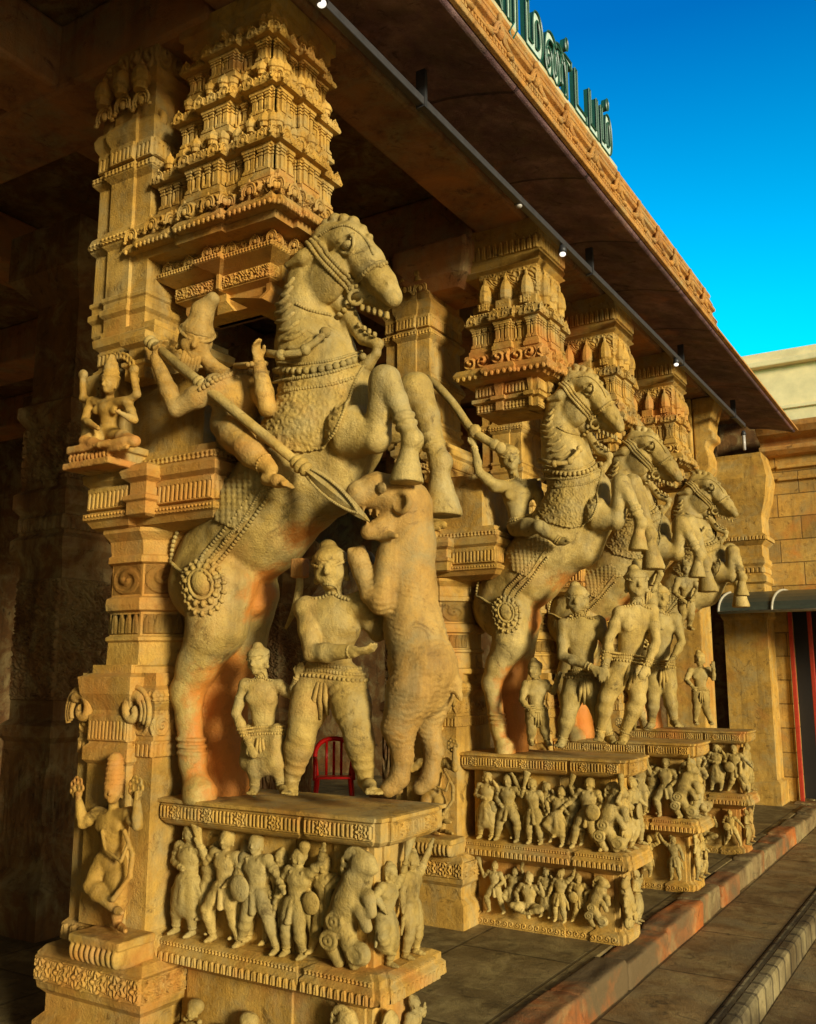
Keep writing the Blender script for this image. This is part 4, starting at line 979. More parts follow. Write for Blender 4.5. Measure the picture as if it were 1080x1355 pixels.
    facing(pm, D, .035, 1.12, 1.19, pat_medal(.20), .014, .004); facing(pm, D, .04, .495, .54, pat_petal(.035), .014, .004, .04); facing(pm, D, .03, .562, .584, pat_diap(.02), .008, .004); facing(pm, D, -.04, .01, .055, pat_scroll(.05), .01)
    ped = pm.build('pedestal', M['pier_carved'], t, PO, False, .005)
    # corbelled shrine tower
    T0 = plan(-3.76, -2.78, 3.26, 3.76, [(-3.64, -3.48, .03), (-3.34, -3.1, .045), (-2.98, -2.78, .03)], [(3.26, 3.36, .03), (3.42, 3.58, .045), (3.64, 3.76, .03)])
    tm = MB(); W = plan(-3.72, -2.80, 3.28, 3.74, [(-3.4, -3.12, .03)], [(3.42, 3.6, .03)])
    tm.stack(W, [(-.30, 3.66), (-.20, 3.67), (-.17, 3.72), (-.17, 3.76), (-.13, 3.78), (-.13, 3.86), (-.09, 3.88), (-.05, 3.90), (-.05, 3.93), (-.09, 3.94), (-.09, 3.995), (.02, 4.0), (.03, 4.03), (.03, 4.05)])
    facing(tm, W, -.13, 3.785, 3.855, pat_leaf(.025), .014); facing(tm, W, -.09, 3.942, 3.992, pat_scroll(.055), .02); facing(tm, W, -.05, 3.902, 3.928, pat_diap(.02), .01)
    for a, d, n, L in edges(W, -.07):
        for i in range(int(L / .16) + 1): kudu(tm, v3(a + d * min(L, .05 + .16 * i), 3.955), n, .03)
    T1 = offs(T0, .02)
    tm.stack(T1, [(.0, 4.035), (.02, 4.04), (.03, 4.06), (.015, 4.09), (-.02, 4.11), (-.02, 4.21)])
    facing(tm, T1, -.02, 4.10, 4.205, pat_scroll(.085), .035, .005, .05)
    for a, d, n, L in edges(T1, .024):
        k = max(1, int(L / .030))
        for i in range(k): tm.bead(v3(a + d * L * (i + .5) / k, 4.045), (.013, .012, .016), None, 6, 4)
        k = max(1, int(round(L / .2)))
        for i in range(k): kudu(tm, v3(a + d * L * (i + .5) / k, 4.12), n, .042)
    tier(tm, plan(-3.60, -2.80, 3.27, 3.75, [(-3.36, -3.12, .045), (-2.98, -2.80, .03)], [(3.27, 3.38, .03), (3.44, 3.58, .04)]), 4.20, .34, .032, 1)
    tier(tm, offs(plan(-3.50, -2.81, 3.28, 3.78, [(-3.3, -3.08, .045), (-2.98, -2.81, .03)], [(3.28, 3.4, .03), (3.45, 3.58, .04)]), -.015), 4.54, .32, .030, 2)
    tier(tm, offs(plan(-3.48, -2.85, 3.29, 3.80, [(-3.28, -3.06, .045), (-2.97, -2.85, .03)], [(3.29, 3.42, .03), (3.5, 3.66, .04)]), -.02), 4.86, .29, .028, 3)
    tm.stack(plan(-3.46, -2.88, 3.3, 3.78), [(-.03, 5.1), (.0, 5.15), (.02, 5.17), (.02, 5.22), (.04, 5.23), (.04, 5.315)])
    tw = tm.build('shrine_tower', M['pier_carved'], t, PO, False, .003)
    # dark wings either side of the tower foot
    m = MB()
    for x, z, g in ((-3.76, 4.55, 1), (-3.70, 4.92, 1)):
        P = [np.array((x + g * .01 + .07 * math.sin(w * 1.2) * (1 - w / 6), 3.3, z - .14 + .09 * w * .55)) for w in np.linspace(0, 5, 16)]; m.tube(P, [.03 * (1 - i / 22) for i in range(16)], 8)
    m.build('scroll_wing', M['pier_carved'], tw, PO, True)
    return t, ped
pier0, ped0 = pier()
GM = M['statue']
def reliefs(ped, dY, sets):
    for kind, x, z, h, f, fl in sets:
        p = (x, 3.345 + .04 + dY, z) if f == 'y' else (-2.21 - .04, x + .02 + dY, z)
        relief_fig(kind, np.array(p) - np.array((0, dY, 0)), f, h, ped, PO, GM, fl)
# ------------------------------------------------------------------ repeats along the front
DYS = [0, 3.0, 4.75, 6.65]
piers = [(pier0, ped0)]
def tower2():
    tm = MB(); W = plan(-3.32, -2.70, 3.28, 3.76, [(-3.14, -2.98, .03), (-2.86, -2.74, .03)], [(3.42, 3.6, .03)])
    tm.stack(W, [(-.12, 3.80), (-.05, 3.81), (-.05, 3.88), (-.02, 3.89), (-.02, 3.92), (-.05, 3.93), (-.04, 4.03), (.03, 4.04), (.05, 4.06)])
    facing(tm, W, -.045, 3.935, 4.025, pat_flute(.03), .02); facing(tm, W, -.05, 3.815, 3.875, pat_diap(.03), .01)
    T = plan(-3.36, -2.64, 3.22, 3.80, [(-3.1, -2.9, .03)], [(3.42, 3.6, .03)])
    tm.stack(T, [(-.01, 4.06), (.03, 4.065), (.045, 4.10), (.02, 4.14), (-.03, 4.16), (-.03, 4.27)])
    for a, d, n, L in edges(T, .03):
        k = max(1, int(L / .05))
        for i in range(k): tm.bead(v3(a + d * L * (i + .5) / k, 4.07), (.02, .018, .022), None, 7, 5)
    facing(tm, T, -.03, 4.15, 4.26, pat_scroll(.11), .04, .005, .05)
    tier(tm, plan(-3.28, -2.70, 3.27, 3.78, [(-3.06, -2.92, .04), (-2.8, -2.70, .02)], [(3.42, 3.6, .03)]), 4.26, .42, .036, 5, False)
    B = plan(-3.22, -2.72, 3.31, 3.76); tm.stack(B, [(-.0, 4.6), (0, 4.95)]); facing(tm, B, 0, 4.72, 4.94, pat_leaf(.05), .012)
    for x in (-3.16, -2.98, -2.80): dome(tm, (x, 3.285, 4.62), .055, .30); tm.relief((x - .05, 3.25, 4.62), (.1, 0, 0), (0, 0, .06), (0, -1, 0), pat_diap(.03), .006, .01)
    for y in (3.4, 3.55, 3.7): dome(tm, (-2.70, y, 4.62), .05, .28)
    K = plan(-3.9, -2.68, 3.28, 3.8); tm.stack(K, [(-.04, 4.94), (.0, 4.97), (-.02, 4.99), (.0, 5.03), (-.01, 5.05), (-.01, 5.33)]); facing(tm, plan(-3.3, -2.68, 3.28, 3.8), -.01, 5.06, 5.18, pat_petal(.05), .02)
    o = tm.build('shrine_tower', M['pier_carved'], None, PO, False, .003); me = o.data; md = o
    return o
tower_two = tower2()
for dY, lab in zip(DYS[1:], ('second carved pier from the near end, behind the ram-shaped beast\'s back', 'third carved pier from the near end, partly hidden by the second horse', 'farthest carved pier with a rearing horse, beside the red door posts')):
    c = copy_tree(pier0); c.location.y += dY; c['label'] = lab
    for k in list(c.children):
        if k.name.startswith('shrine_tower'):
            for g in list(k.children): bpy.data.objects.remove(g)
            bpy.data.objects.remove(k)
    tw2 = tower_two if dY == 3.0 else tower_two.copy()
    if dY != 3.0: COL.objects.link(tw2)
    tw2.location = (0, 0, 0); tw2.parent = c
    piers.append((c, [k for k in c.children if k.name.startswith('pedestal')][0]))
reliefs(piers[0][1], 0, [(0, -3.28, .60, .49, 'y', 0), (1, -3.06, .60, .48, 'y', 0), (2, -2.86, .60, .48, 'y', 0), (3, -2.63, .60, .44, 'y', 1), (6, -2.36, .60, .49, 'y', 0),
    (4, 3.42, .60, .41, 'x', 0), (3, 3.62, .60, .42, 'x', 1), (7, -3.22, .16, .34, 'y', 0), (7, -3.06, .12, .26, 'y', 1), (7, -2.90, .14, .38, 'y', 0), (7, -2.66, .15, .32, 'y', 1), (6, -2.42, .10, .36, 'y', 0), (6, 3.40, .10, .34, 'x', 0), (0, 3.64, .1, .33, 'x', 0)])
reliefs(piers[1][1], 3.0, [(0, -3.24, .60, .47, 'y', 0), (1, -3.06, .60, .46, 'y', 1), (3, -2.88, .60, .44, 'y', 0), (4, -2.68, .60, .41, 'y', 0), (2, -2.46, .60, .48, 'y', 1), (6, -2.30, .60, .47, 'y', 0), (4, 3.40, .60, .41, 'x', 1), (2, 3.60, .6, .47, 'x', 0),
    (1, -3.20, .10, .34, 'y', 0), (5, -2.92, .12, .30, 'y', 0), (3, -2.68, .10, .34, 'y', 1), (6, -2.42, .10, .34, 'y', 0), (6, 3.42, .10, .35, 'x', 1), (0, 3.62, .1, .34, 'x', 0)])
reliefs(piers[2][1], 4.75, [(2, -2.9, .6, .47, 'y', 0), (0, -2.66, .60, .47, 'y', 0), (1, -2.44, .60, .48, 'y', 0), (6, -2.28, .60, .47, 'y', 0), (3, 3.4, .60, .48, 'x', 0), (5, 3.58, .62, .34, 'x', 0), (4, -2.62, .10, .34, 'y', 0), (3, -2.4, .10, .34, 'y', 0), (1, 3.45, .1, .33, 'x', 0), (2, 3.62, .1, .33, 'x', 0)])
reliefs(piers[3][1], 6.65, [(3, -2.86, .62, .45, 'y', 0), (4, -2.66, .62, .41, 'y', 1), (0, -2.47, .62, .45, 'y', 0), (2, -2.28, .62, .45, 'y', 0), (6, 3.42, .60, .47, 'x', 0), (1, 3.6, .60, .47, 'x', 0), (5, -2.62, .12, .32, 'y', 0), (2, -2.36, .10, .33, 'y', 0), (0, 3.45, .1, .33, 'x', 0), (4, 3.62, .1, .33, 'x', 0)])
for k, dY, more in ((0, 0, [(4, -3.17, .62, .40), (0, -2.95, .62, .41), (1, -2.74, .62, .40), (2, -2.50, .62, .40)]), (1, 3.0, [(2, -3.15, .62, .39), (0, -2.78, .62, .40), (1, -2.57, .62, .39), (4, -3.06, .11, .31), (0, -2.80, .11, .32), (2, -2.55, .11, .31)]), (2, 4.75, [(3, -2.55, .62, .39)]), (3, 6.65, [(1, -2.57, .62, .38)])):
    for kind, x, z, h in more: relief_fig(kind, (x, 3.345 + .062, z), 'y', h, piers[k][1], PO, GM, kind % 2)
for dY, dx, sc, lab in ((3.05, .09, (.93, 1, 1.03), 'rearing stone horse ridden by the bare-chested rider with raised sword'), (4.75, 0, (1, 1, 1), 'rearing stone horse third in the row, only head and forelegs clear of the second'), (6.65, .06, (1, 1, .975), 'farthest and smallest rearing stone horse, head against the end wall')):
    c = copy_tree(horse0)
    if dY > 6:
        V, F = horse(.45).field(.010).mesh(); ob = mk('body', V, F, M['horse'], c, HO)
        for k in list(c.children):
            if k.name.startswith('body') and k != ob: bpy.data.objects.remove(k)
    c.location.y += dY; c.location.x += dx; c.scale = sc; c['label'] = lab
def at6(Y): return lambda x, y, d=0: at(x, y, Y + d)
# second rider, bare chested, sword raised behind his head
q = at6(6.5); r2 = Sculpt(); R2H = 1.14
J2 = dict(head=q(674, 606, -.05), neck=q(680, 628, -.02), shL=q(655, 643, -.22), shR=q(708, 642, .08), hip=q(689, 698, -.05), elL=q(634, 625, -.34), haL=q(627, 590, -.30), elR=q(716, 668, -.05), haR=q(712, 690, -.2),
          hiL=q(684, 698, -.2), knL=q(714, 697, -.36), anL=q(740, 716, -.30), toL=q(752, 716, -.3), hiR=q(695, 698, .15), knR=q(722, 697, .3), anR=q(745, 716, .3), toR=q(758, 718, .3))
b2, t2 = human(r2, J2, R2H, (.55, -.8, -.2), (-.25, 0, 1), bulk=1.1, legw=1.0, hands={'L': ((-.1, 0, 1), (.5, -.6, 0)), 'R': ((-.3, -.6, -.5), (.2, .6, -.2))})
rid2 = fig('rider_statue', 'bare-chested stone rider with raised sword on the second horse from the near end', r2, .0085, M['statue'], q(690, 700), 'rider statue', 'stone riders')
V, F = turban(J2['head'], b2, R2H * 1.18, (-.3, 0, .8)).field(.0085).mesh(); mk('hair', V, F, M['statue'], rid2, q(690, 700))
dress(r2, J2, t2, R2H, rid2, q(690, 700), M['statue'])
so3 = q(610, 545, -.3); s2 = empty('sword', so3, 'long raised stone sword behind the head of the second rider', 'sword', 'stone swords')
m = MB(); P = spline([q(660, 592, -.26), q(640, 580, -.3), q(622, 566, -.3), q(598, 532, -.3), q(566, 497, -.3)], 6); m.tube(P, [.035, .045, .05] + [.034] * (len(P) - 5) + [.022, .012], 8); m.build('blade', M['statue'], s2, so3, True)
m = MB(); m.bead(q(628, 571, -.3), (.06, .05, .06)); m.bead(q(662, 593, -.26), (.05, .05, .05)); m.build('hilt', M['statue'], s2, so3, True)
# standing soldiers between the far piers
def man(px, Y, H, lab, J, fw, hands={}, vox=.009, group='stone soldiers under the horses', name='soldier_statue', cat='soldier statue'):
    q = at6(Y); s = Sculpt(); G = {k: q(*v) for k, v in J.items()}; O = q(*px)
    B, T = human(s, G, H, fw, (0, 0, 1), bulk=1.1, legw=1.15, hands=hands, fingers=H > .6)
    t = fig(name, lab, s, vox, M['statue'], O, cat, group)
    V, F = turban(G['head'], B, H * 1.18, (-.2, .1, 1)).field(vox).mesh(); mk('hair', V, F, M['statue'], t, O); dress(s, G, T, H, t, O, M['statue']); return t
man((772, 985), 6.5, 1.16, 'stone soldier with cap, hands joined at waist, under the second horse\'s belly', dict(head=(764, 794, -.16), neck=(768, 814, -.14), shL=(746, 828, -.2), shR=(792, 824, -.08), hip=(770, 900, -.12), elL=(744, 868, -.26), haL=(784, 884, -.3), elR=(806, 858, -.14), haR=(800, 884, -.26),
    hiL=(760, 905, -.14), knL=(752, 944, -.2), anL=(744, 978, -.16), toL=(740, 986, -.26), hiR=(782, 905, -.1), knR=(792, 940, -.14), anR=(806, 972, -.1), toR=(814, 982, -.18)), (.25, -1, -.05))
man((822, 975), 6.5, 1.16, 'stone soldier striding at the end of the second pedestal, weight on bent knees', dict(head=(842, 772, -.08), neck=(842, 795, -.08), shL=(820, 812, -.14), shR=(862, 808, 0), hip=(830, 880, -.08), elL=(806, 845, -.2), haL=(800, 880, -.22), elR=(868, 850, -.1), haR=(856, 880, -.2),
    hiL=(822, 884, -.12), knL=(802, 925, -.2), anL=(794, 968, -.16), toL=(792, 978, -.24), hiR=(840, 884, -.04), knR=(844, 925, -.1), anR=(826, 970, -.1), toR=(822, 982, -.2)), (.5, -.8, 0))
man((706, 985), 6.5, .74, 'small stone attendant with elbows out beside the hind leg of the second horse', dict(head=(708, 886, -.16), neck=(710, 898, -.14), shL=(696, 906, -.18), shR=(722, 905, -.1), hip=(710, 942, -.14), elL=(690, 926, -.24), haL=(702, 940, -.26), elR=(732, 916, -.12), haR=(738, 900, -.14),
    knL=(704, 962, -.18), anL=(702, 980, -.14), knR=(720, 962, -.14), anR=(724, 980, -.12)), (-.2, -1, 0), name='attendant_statue', cat='attendant statue', group='small stone attendants')
man((878, 962), 8.25, 1.16, 'stone soldier in round helmet resting his hand on a grounded sword, third pedestal', dict(head=(873, 790, -.12), neck=(872, 808, -.12), shL=(852, 822, -.18), shR=(894, 818, -.04), hip=(874, 886, -.1), elL=(838, 858, -.26), haL=(842, 884, -.3), elR=(902, 850, -.12), haR=(890, 872, -.24),
    hiL=(866, 890, -.12), knL=(864, 925, -.18), anL=(862, 955, -.14), toL=(858, 962, -.22), hiR=(882, 890, -.08), knR=(886, 922, -.12), anR=(892, 952, -.1), toR=(898, 960, -.16)), (.6, -.8, 0))
man((930, 958), 10.1, .8, 'slender stone attendant with pointed crown on the farthest pedestal', dict(head=(926, 872, -.1), neck=(927, 882, -.1), shL=(914, 888, -.14), shR=(938, 887, -.06), hip=(927, 916, -.1), elL=(908, 900, -.2), haL=(916, 908, -.26), elR=(944, 898, -.1), haR=(944, 884, -.14),
    knL=(922, 936, -.14), anL=(920, 954, -.1), knR=(934, 936, -.1), anR=(940, 954, -.08)), (.1, -1, 0), name='attendant_statue', cat='attendant statue', group='small stone attendants')
q = at6(8.0); O = q(843, 925, -.25); t = empty('sword', O, 'straight stone sword standing point down beside the soldier in round helmet', 'sword', 'stone swords')
m = MB(); m.tube([q(843, 888, -.28), q(841, 930, -.28), q(839, 966, -.2)], [.03, .034, .016], 8); m.build('blade', M['statue'], t, O, True)
m = MB(); m.bead(q(843, 880, -.28), (.05, .05, .04)); m.tube([q(836, 890, -.28), q(850, 889, -.28)], .018, 6); m.build('hilt', M['statue'], t, O, True)
# little warriors under the hooves of the far horses
man((850, 740), 7.0, .78, 'small stone warrior crouching under the second horse\'s hooves', dict(head=(858, 726, -.1), neck=(856, 738, -.1), shL=(842, 746, -.14), shR=(868, 744, -.04), hip=(854, 782, -.06), elL=(836, 764, -.2), haL=(846, 776, -.24), elR=(874, 760, -.1), haR=(868, 774, -.18),
    knL=(846, 806, -.1), anL=(846, 826, -.06), knR=(864, 806, -.08), anR=(868, 826, -.04)), (.4, -1, 0), name='warrior_statue', cat='warrior statue', group='small stone warriors')
man((915, 790), 8.9, .72, 'small stone warrior with dangling legs under the third horse\'s hooves', dict(head=(908, 752, -.1), neck=(908, 762, -.1), shL=(897, 768, -.14), shR=(918, 767, -.04), hip=(908, 796, -.06), elL=(892, 784, -.2), haL=(902, 792, -.22), elR=(924, 780, -.1), haR=(918, 790, -.16),
    knL=(904, 812, -.1), anL=(900, 826, -.06), knR=(914, 812, -.08), anR=(912, 828, -.04)), (.4, -1, 0), name='warrior_statue', cat='warrior statue', group='small stone warriors')

# ------------------------------------------------------------------ ground
def struct(o): o['kind'] = 'structure'; return o
M['floor'] = stone('platform_slabs', (.07, .048, .018), (.14, .10, .04), (.22, .16, .07), bump=.8, rough=.6, joints=(1.3, .8, .012, (0, 0, PI / 2)))
M['street'] = stone('street_slabs', (.09, .05, .016), (.19, .115, .04), (.33, .22, .09), bump=1.0, rough=.6, joints=(1.1, .7, .010, (0, 0, PI / 2)), stain=(.20, .15, .07), amt=.22)
M['kerb'] = stone('grey_kerb_stone', (.09, .055, .02), (.17, .11, .042), (.26, .18, .075), stain=(.32, .10, .02), amt=.12, bump=1.0)
M['kerb_red'] = stone('orange_painted_kerb', (.20, .055, .010), (.36, .10, .016), (.46, .16, .03), stain=(.13, .085, .034), amt=.48, bump=.9)
M['edge'] = stone('worn_step_edge', (.16, .12, .05), (.26, .20, .09), (.36, .29, .15), stain=(.08, .055, .022), amt=.35, bump=.9, joints=(.22, .3, .02, (0, 0, PI / 2)))
m = MB(); m.box(-14, -2.33, -6, 16, -.6, 0); struct(m.build('floor', M['floor']))
m = MB(); m.box(-2.13, -1.56, -12, 40, -.8, -.165); struct(m.build('pavement', M['street']))
m = MB(); m.put([(-300, -300, -.32), (300, -300, -.32), (300, 300, -.32), (-300, 300, -.32)], [(0, 1, 2, 3)]); struct(m.build('ground', M['street']))
m = MB(); m.box(-1.56, -1.40, -12, 40, -.8, -.155); struct(m.build('step_edge', M['edge'], bevel=.03))
y = -1.0; rr = random.Random(3); kp = {True: [[], [], 0], False: [[], [], 0]}
_KN = [(.0016, RNG.normal(size=3) * f, RNG.uniform(0, 6)) for f in (9, 13, 18, 26, 34, 45)]
def worn(X, Y, Z, F): return sum(a * np.sin(X * k[0] + Y * k[1] + Z * k[2] + p) for a, k, p in _KN).astype(np.float32)
while y < 14.4:
    L = rr.uniform(.75, 1.15) if y < 7.6 else rr.uniform(.45, .7)
    red = (2.5 < y < 7.5) or (8.0 < y < 8.6) or (10.6 < y < 11.6)
    q = Sculpt(); dz = rr.uniform(-.02, .015); dx = rr.uniform(-.015, .015)
    q.box((-2.225 + dx, y + L / 2, -.24 + dz), (.105, L / 2 - .004, .25), .014, k=.01); q.mod(worn); V, F = q.field(.015).mesh()
    g = kp[red]; g[0].append(V); g[1].append(F + g[2]); g[2] += len(V); y += L
for red, mt_ in ((False, 'kerb'), (True, 'kerb_red')): struct(mk('kerb', np.concatenate(kp[red][0]), np.concatenate(kp[red][1]), M[mt_]))

# ------------------------------------------------------------------ the hall: ceiling, beams, walls
hall = empty('temple_hall', (-6, 5, 0), 'dark interior of the pillared stone hall with reddish ceiling beams and back wall', 'building'); HO2 = np.array((-6, 5, 0.))
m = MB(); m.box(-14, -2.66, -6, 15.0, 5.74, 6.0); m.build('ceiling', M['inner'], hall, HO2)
for x0, x1, z in ((-3.25, -2.80, 5.32), (-5.0, -4.5, 5.30), (-7.4, -6.9, 5.3)):
    m = MB(); m.box(x0, x1, -6, 13.2, z, z + .43); m.build('ceiling_beam', M['beam'], hall, HO2, bevel=.03)
for y in (.4, 3.5, 6.5, 8.25, 10.15, 12.2):
    m = MB(); m.box(-13, -3.27, y - .26, y + .26, 5.28, 5.735); m.build('cross_beam', M['beam'], hall, HO2, bevel=.03)
for y in (6.5, 8.25, 10.15):
    m = MB(); m.stack(plan(-3.9, -3.3, y - .32, y + .32), [(-.1, 4.9), (0, 4.98), (.05, 5.1), (.05, 5.27)]); m.build('corbel', M['beam'], hall, HO2, bevel=.03)
m = MB(); m.box(-14.4, -14, -6, 13.4, 0, 5.8); m.box(-14, -2.9, -6.4, -6, 0, 5.8); m.box(-14, -2.75, 15.12, 15.4, 0, 6.0); m.box(-13.9, -3.3, 14.3, 14.46, 0, 5.73); m.build('back_wall', M['inner'], hall, HO2)  # last box: darker slab added over the end wall, standing in for shade
ip0 = None
for i, (x, y) in enumerate(((-6.05, 4.75), (-6.3, 1.2), (-6.3, 7.6), (-6.3, 10.3), (-9.8, 7.6), (-10.2, 11.8), (-9.5, 4.0))):
    if ip0 is None:
        O = np.array((x, y, 0.)); ip0 = empty('inner_pillar', O, 'dim carved inner pillar nearest the hall\'s open left end', 'pillar', 'inner pillars of the hall')
        m = MB(); P = plan(x - .27, x + .27, y - .27, y + .27)
        m.stack(P, [(.12, 0), (.12, .3), (.05, .36), (.0, .42), (0, 1.3), (.03, 1.34), (.03, 1.42), (-.02, 1.46), (-.02, 2.6), (.0, 2.64), (.04, 2.72), (.04, 2.8), (.0, 2.84), (0, 3.0), (.04, 3.05), (.04, 3.16), (0, 3.2), (0, 3.7), (.05, 3.78), (.05, 3.86), (-.02, 3.9), (-.02, 4.7), (.15, 4.9), (.15, 5.28)])
        facing(m, P, 0, 2.86, 2.98, pat_flute(.05), .02, .012); facing(m, P, 0, .5, 1.25, pat_scroll(.12), .03, .008); facing(m, P, -.02, 1.6, 2.5, pat_leaf(.045), .03, .008); facing(m, P, 0, 3.25, 3.68, pat_leaf(.06), .03, .008)
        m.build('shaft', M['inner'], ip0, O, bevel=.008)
    else:
        c = copy_tree(ip0); c.location = (x, y, 0); c['label'] = ('', 'inner pillar behind the first carved pier', 'inner pillar seen through the gap under the first horse', 'inner pillar behind the far carved piers', 'deep inner pillar in the second row of the hall', 'deep inner pillar at the far end of the hall', 'deep inner pillar in the hall\'s left corner')[i]

# ------------------------------------------------------------------ the eave along the street
EO = np.array((-2.2, 5, 5.))
ev = empty('stone_eave', EO, 'long overhanging stone eave with dark underside and golden gabled edge', 'eave')
def extr(mb, prof, y0, y1, n=1):
    k = len(prof); V = [(x, y0 + (y1 - y0) * i / n, z) for i in range(n + 1) for x, z in prof]
    F = [(i * k + j, (i + 1) * k + j, (i + 1) * k + (j + 1) % k, i * k + (j + 1) % k) for i in range(n) for j in range(k)]
    F += [tuple(range(k)), tuple(range((n + 1) * k - 1, n * k - 1, -1))]; mb.put(V, F)
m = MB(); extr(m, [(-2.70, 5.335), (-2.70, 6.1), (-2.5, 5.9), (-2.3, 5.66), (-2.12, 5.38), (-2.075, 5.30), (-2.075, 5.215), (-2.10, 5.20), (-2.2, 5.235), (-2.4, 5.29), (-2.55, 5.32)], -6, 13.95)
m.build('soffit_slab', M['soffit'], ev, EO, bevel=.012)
m = MB(); extr(m, [(-2.071, 5.222), (-2.043, 5.228), (-2.037, 5.256), (-2.06, 5.273), (-2.06, 5.301), (-2.043, 5.307), (-2.043, 5.324), (-2.077, 5.341), (-2.088, 5.421), (-2.06, 5.432), (-2.054, 5.455), (-2.083, 5.472), (-2.094, 5.489), (-2.094, 5.5), (-2.077, 5.506), (-2.111, 5.58), (-2.1, 5.591), (-2.1, 5.619), (-2.27, 5.648), (-2.61, 6.147), (-2.667, 6.113), (-2.293, 5.693), (-2.111, 5.387)], -6, 9.3)
m.build('fascia_band', M['fascia'], ev, EO, bevel=.004)
m = MB(); extr(m, [(-2.071, 5.222), (-2.037, 5.228), (-2.037, 5.25), (-2.066, 5.273)], 9.3, 13.95); m.build('lip', M['fascia'], ev, EO)
y = 3.3; i = 0
while y < 9.2:
    m = MB(); c = np.array((-2.043, y, 5.347)); u = np.array((0, 1., 0)); z = np.array((0, 0, 1.))
    for k, r in ((1, .013), (.66, .010)):
        m.tube([c + u * -.16 * k + z * -.03, c + u * -.075 * k + z * .0, c + u * -.035 * k + z * (.03 + .04 * k), c + z * (.045 + .055 * k), c + u * .035 * k + z * (.03 + .04 * k), c + u * .075 * k + z * .0, c + u * .16 * k + z * -.03], r, 6)
    m.bead(c + z * .015, (.03, .02, .035), None, 8, 6); m.bead(c + z * .125, (.02, .018, .035), None, 6, 5)
    for g in (-1, 1): m.bead(c + u * g * .13 + z * -.04, (.02, .045, .018), None, 6, 5)
    m.build('gable_ornament', M['fascia'], ev, EO, True)
    y += .5; i += 1
m = MB()
for k in range(170):
    y = 3.0 + k * .037; m.box(-2.063, -2.046, y, y + .02, 5.275, 5.302)
m.build('dentil_row', M['fascia'], ev, EO)
# sign letters along the roof edge
M['letter_face'] = plain('pale_green_letter_face', (.50, .62, .52), .5)
M['letter_side'] = plain('dark_green_letter_side', (.012, .085, .05), .45)
M['cream'] = plain('cream_paint', (.55, .47, .24), .6, var=.35, sc=9)
sg = empty('rooftop_sign', (-2.12, 5.1, 5.63), 'row of dark green metal Tamil letters standing on the eave', 'sign'); SGO = np.array((-2.12, 5.1, 5.63))
m = MB(); m.box(-2.22, -2.105, 2.5, 6.49, 5.622, 5.66); m.build('base_strip', M['cream'], sg, SGO, bevel=.006)
def letter(ch, y0, y1, z0=5.665, z1=5.975):
    y0 *= 1.135; y1 *= 1.135
    cu = bpy.data.curves.new('letter', 'FONT'); cu.body = ch; cu.offset = .022; cu.resolution_u = 4; ob = bpy.data.objects.new('letter', cu); COL.objects.link(ob); bpy.context.view_layer.update()
    me = ob.to_mesh(); V = np.array([v.co[:] for v in me.vertices]); F = [tuple(p.vertices) for p in me.polygons]; ob.to_mesh_clear(); bpy.data.objects.remove(ob)
    # outline edges give the returns of the built-up letter
    cnt = {}
    for f in F:
        for i in range(len(f)):
            a, b = f[i], f[(i + 1) % len(f)]; cnt[(a, b)] = 1
    bd = [(a, b) for a, b in cnt if (b, a) not in cnt]
    lo, hi = V.min(0), V.max(0); base = .0; hgt = .57
    yy = y0 + (V[:, 0] - lo[0]) / (hi[0] - lo[0]) * (y1 - y0); zz = z0 + (V[:, 1] - base) / hgt * (z1 - z0)
    n = len(V); front = np.stack((np.full(n, -2.11), yy, zz), 1); back = front + (-.03, 0, 0)
    rim = front + (.010, 0, 0)
    o = mk('letter', np.vstack((front, back)), F + [tuple(i + n for i in reversed(f)) for f in F] , M['letter_face'], sg, SGO, False)
    mk('return', np.vstack((rim, back)), [(b, a, a + n, b + n) for a, b in bd], M['letter_side'], o, SGO, False)
    m = MB()
    for a, b in bd: m.tube([rim[a], rim[b]], .0055, 4)
    m.build('edge_band', M['letter_side'], o, SGO, False)
for ch, a, b in (('ரா', 3.3, 3.6), ('ய', 3.68, 3.93), ('ர்', 3.99, 4.17), ('ம', 4.23, 4.46), ('ண்', 4.49, 4.90), ('ட', 4.95, 5.14), ('ப', 5.19, 5.35), ('ம்', 5.40, 5.61)): letter(ch, a, b)
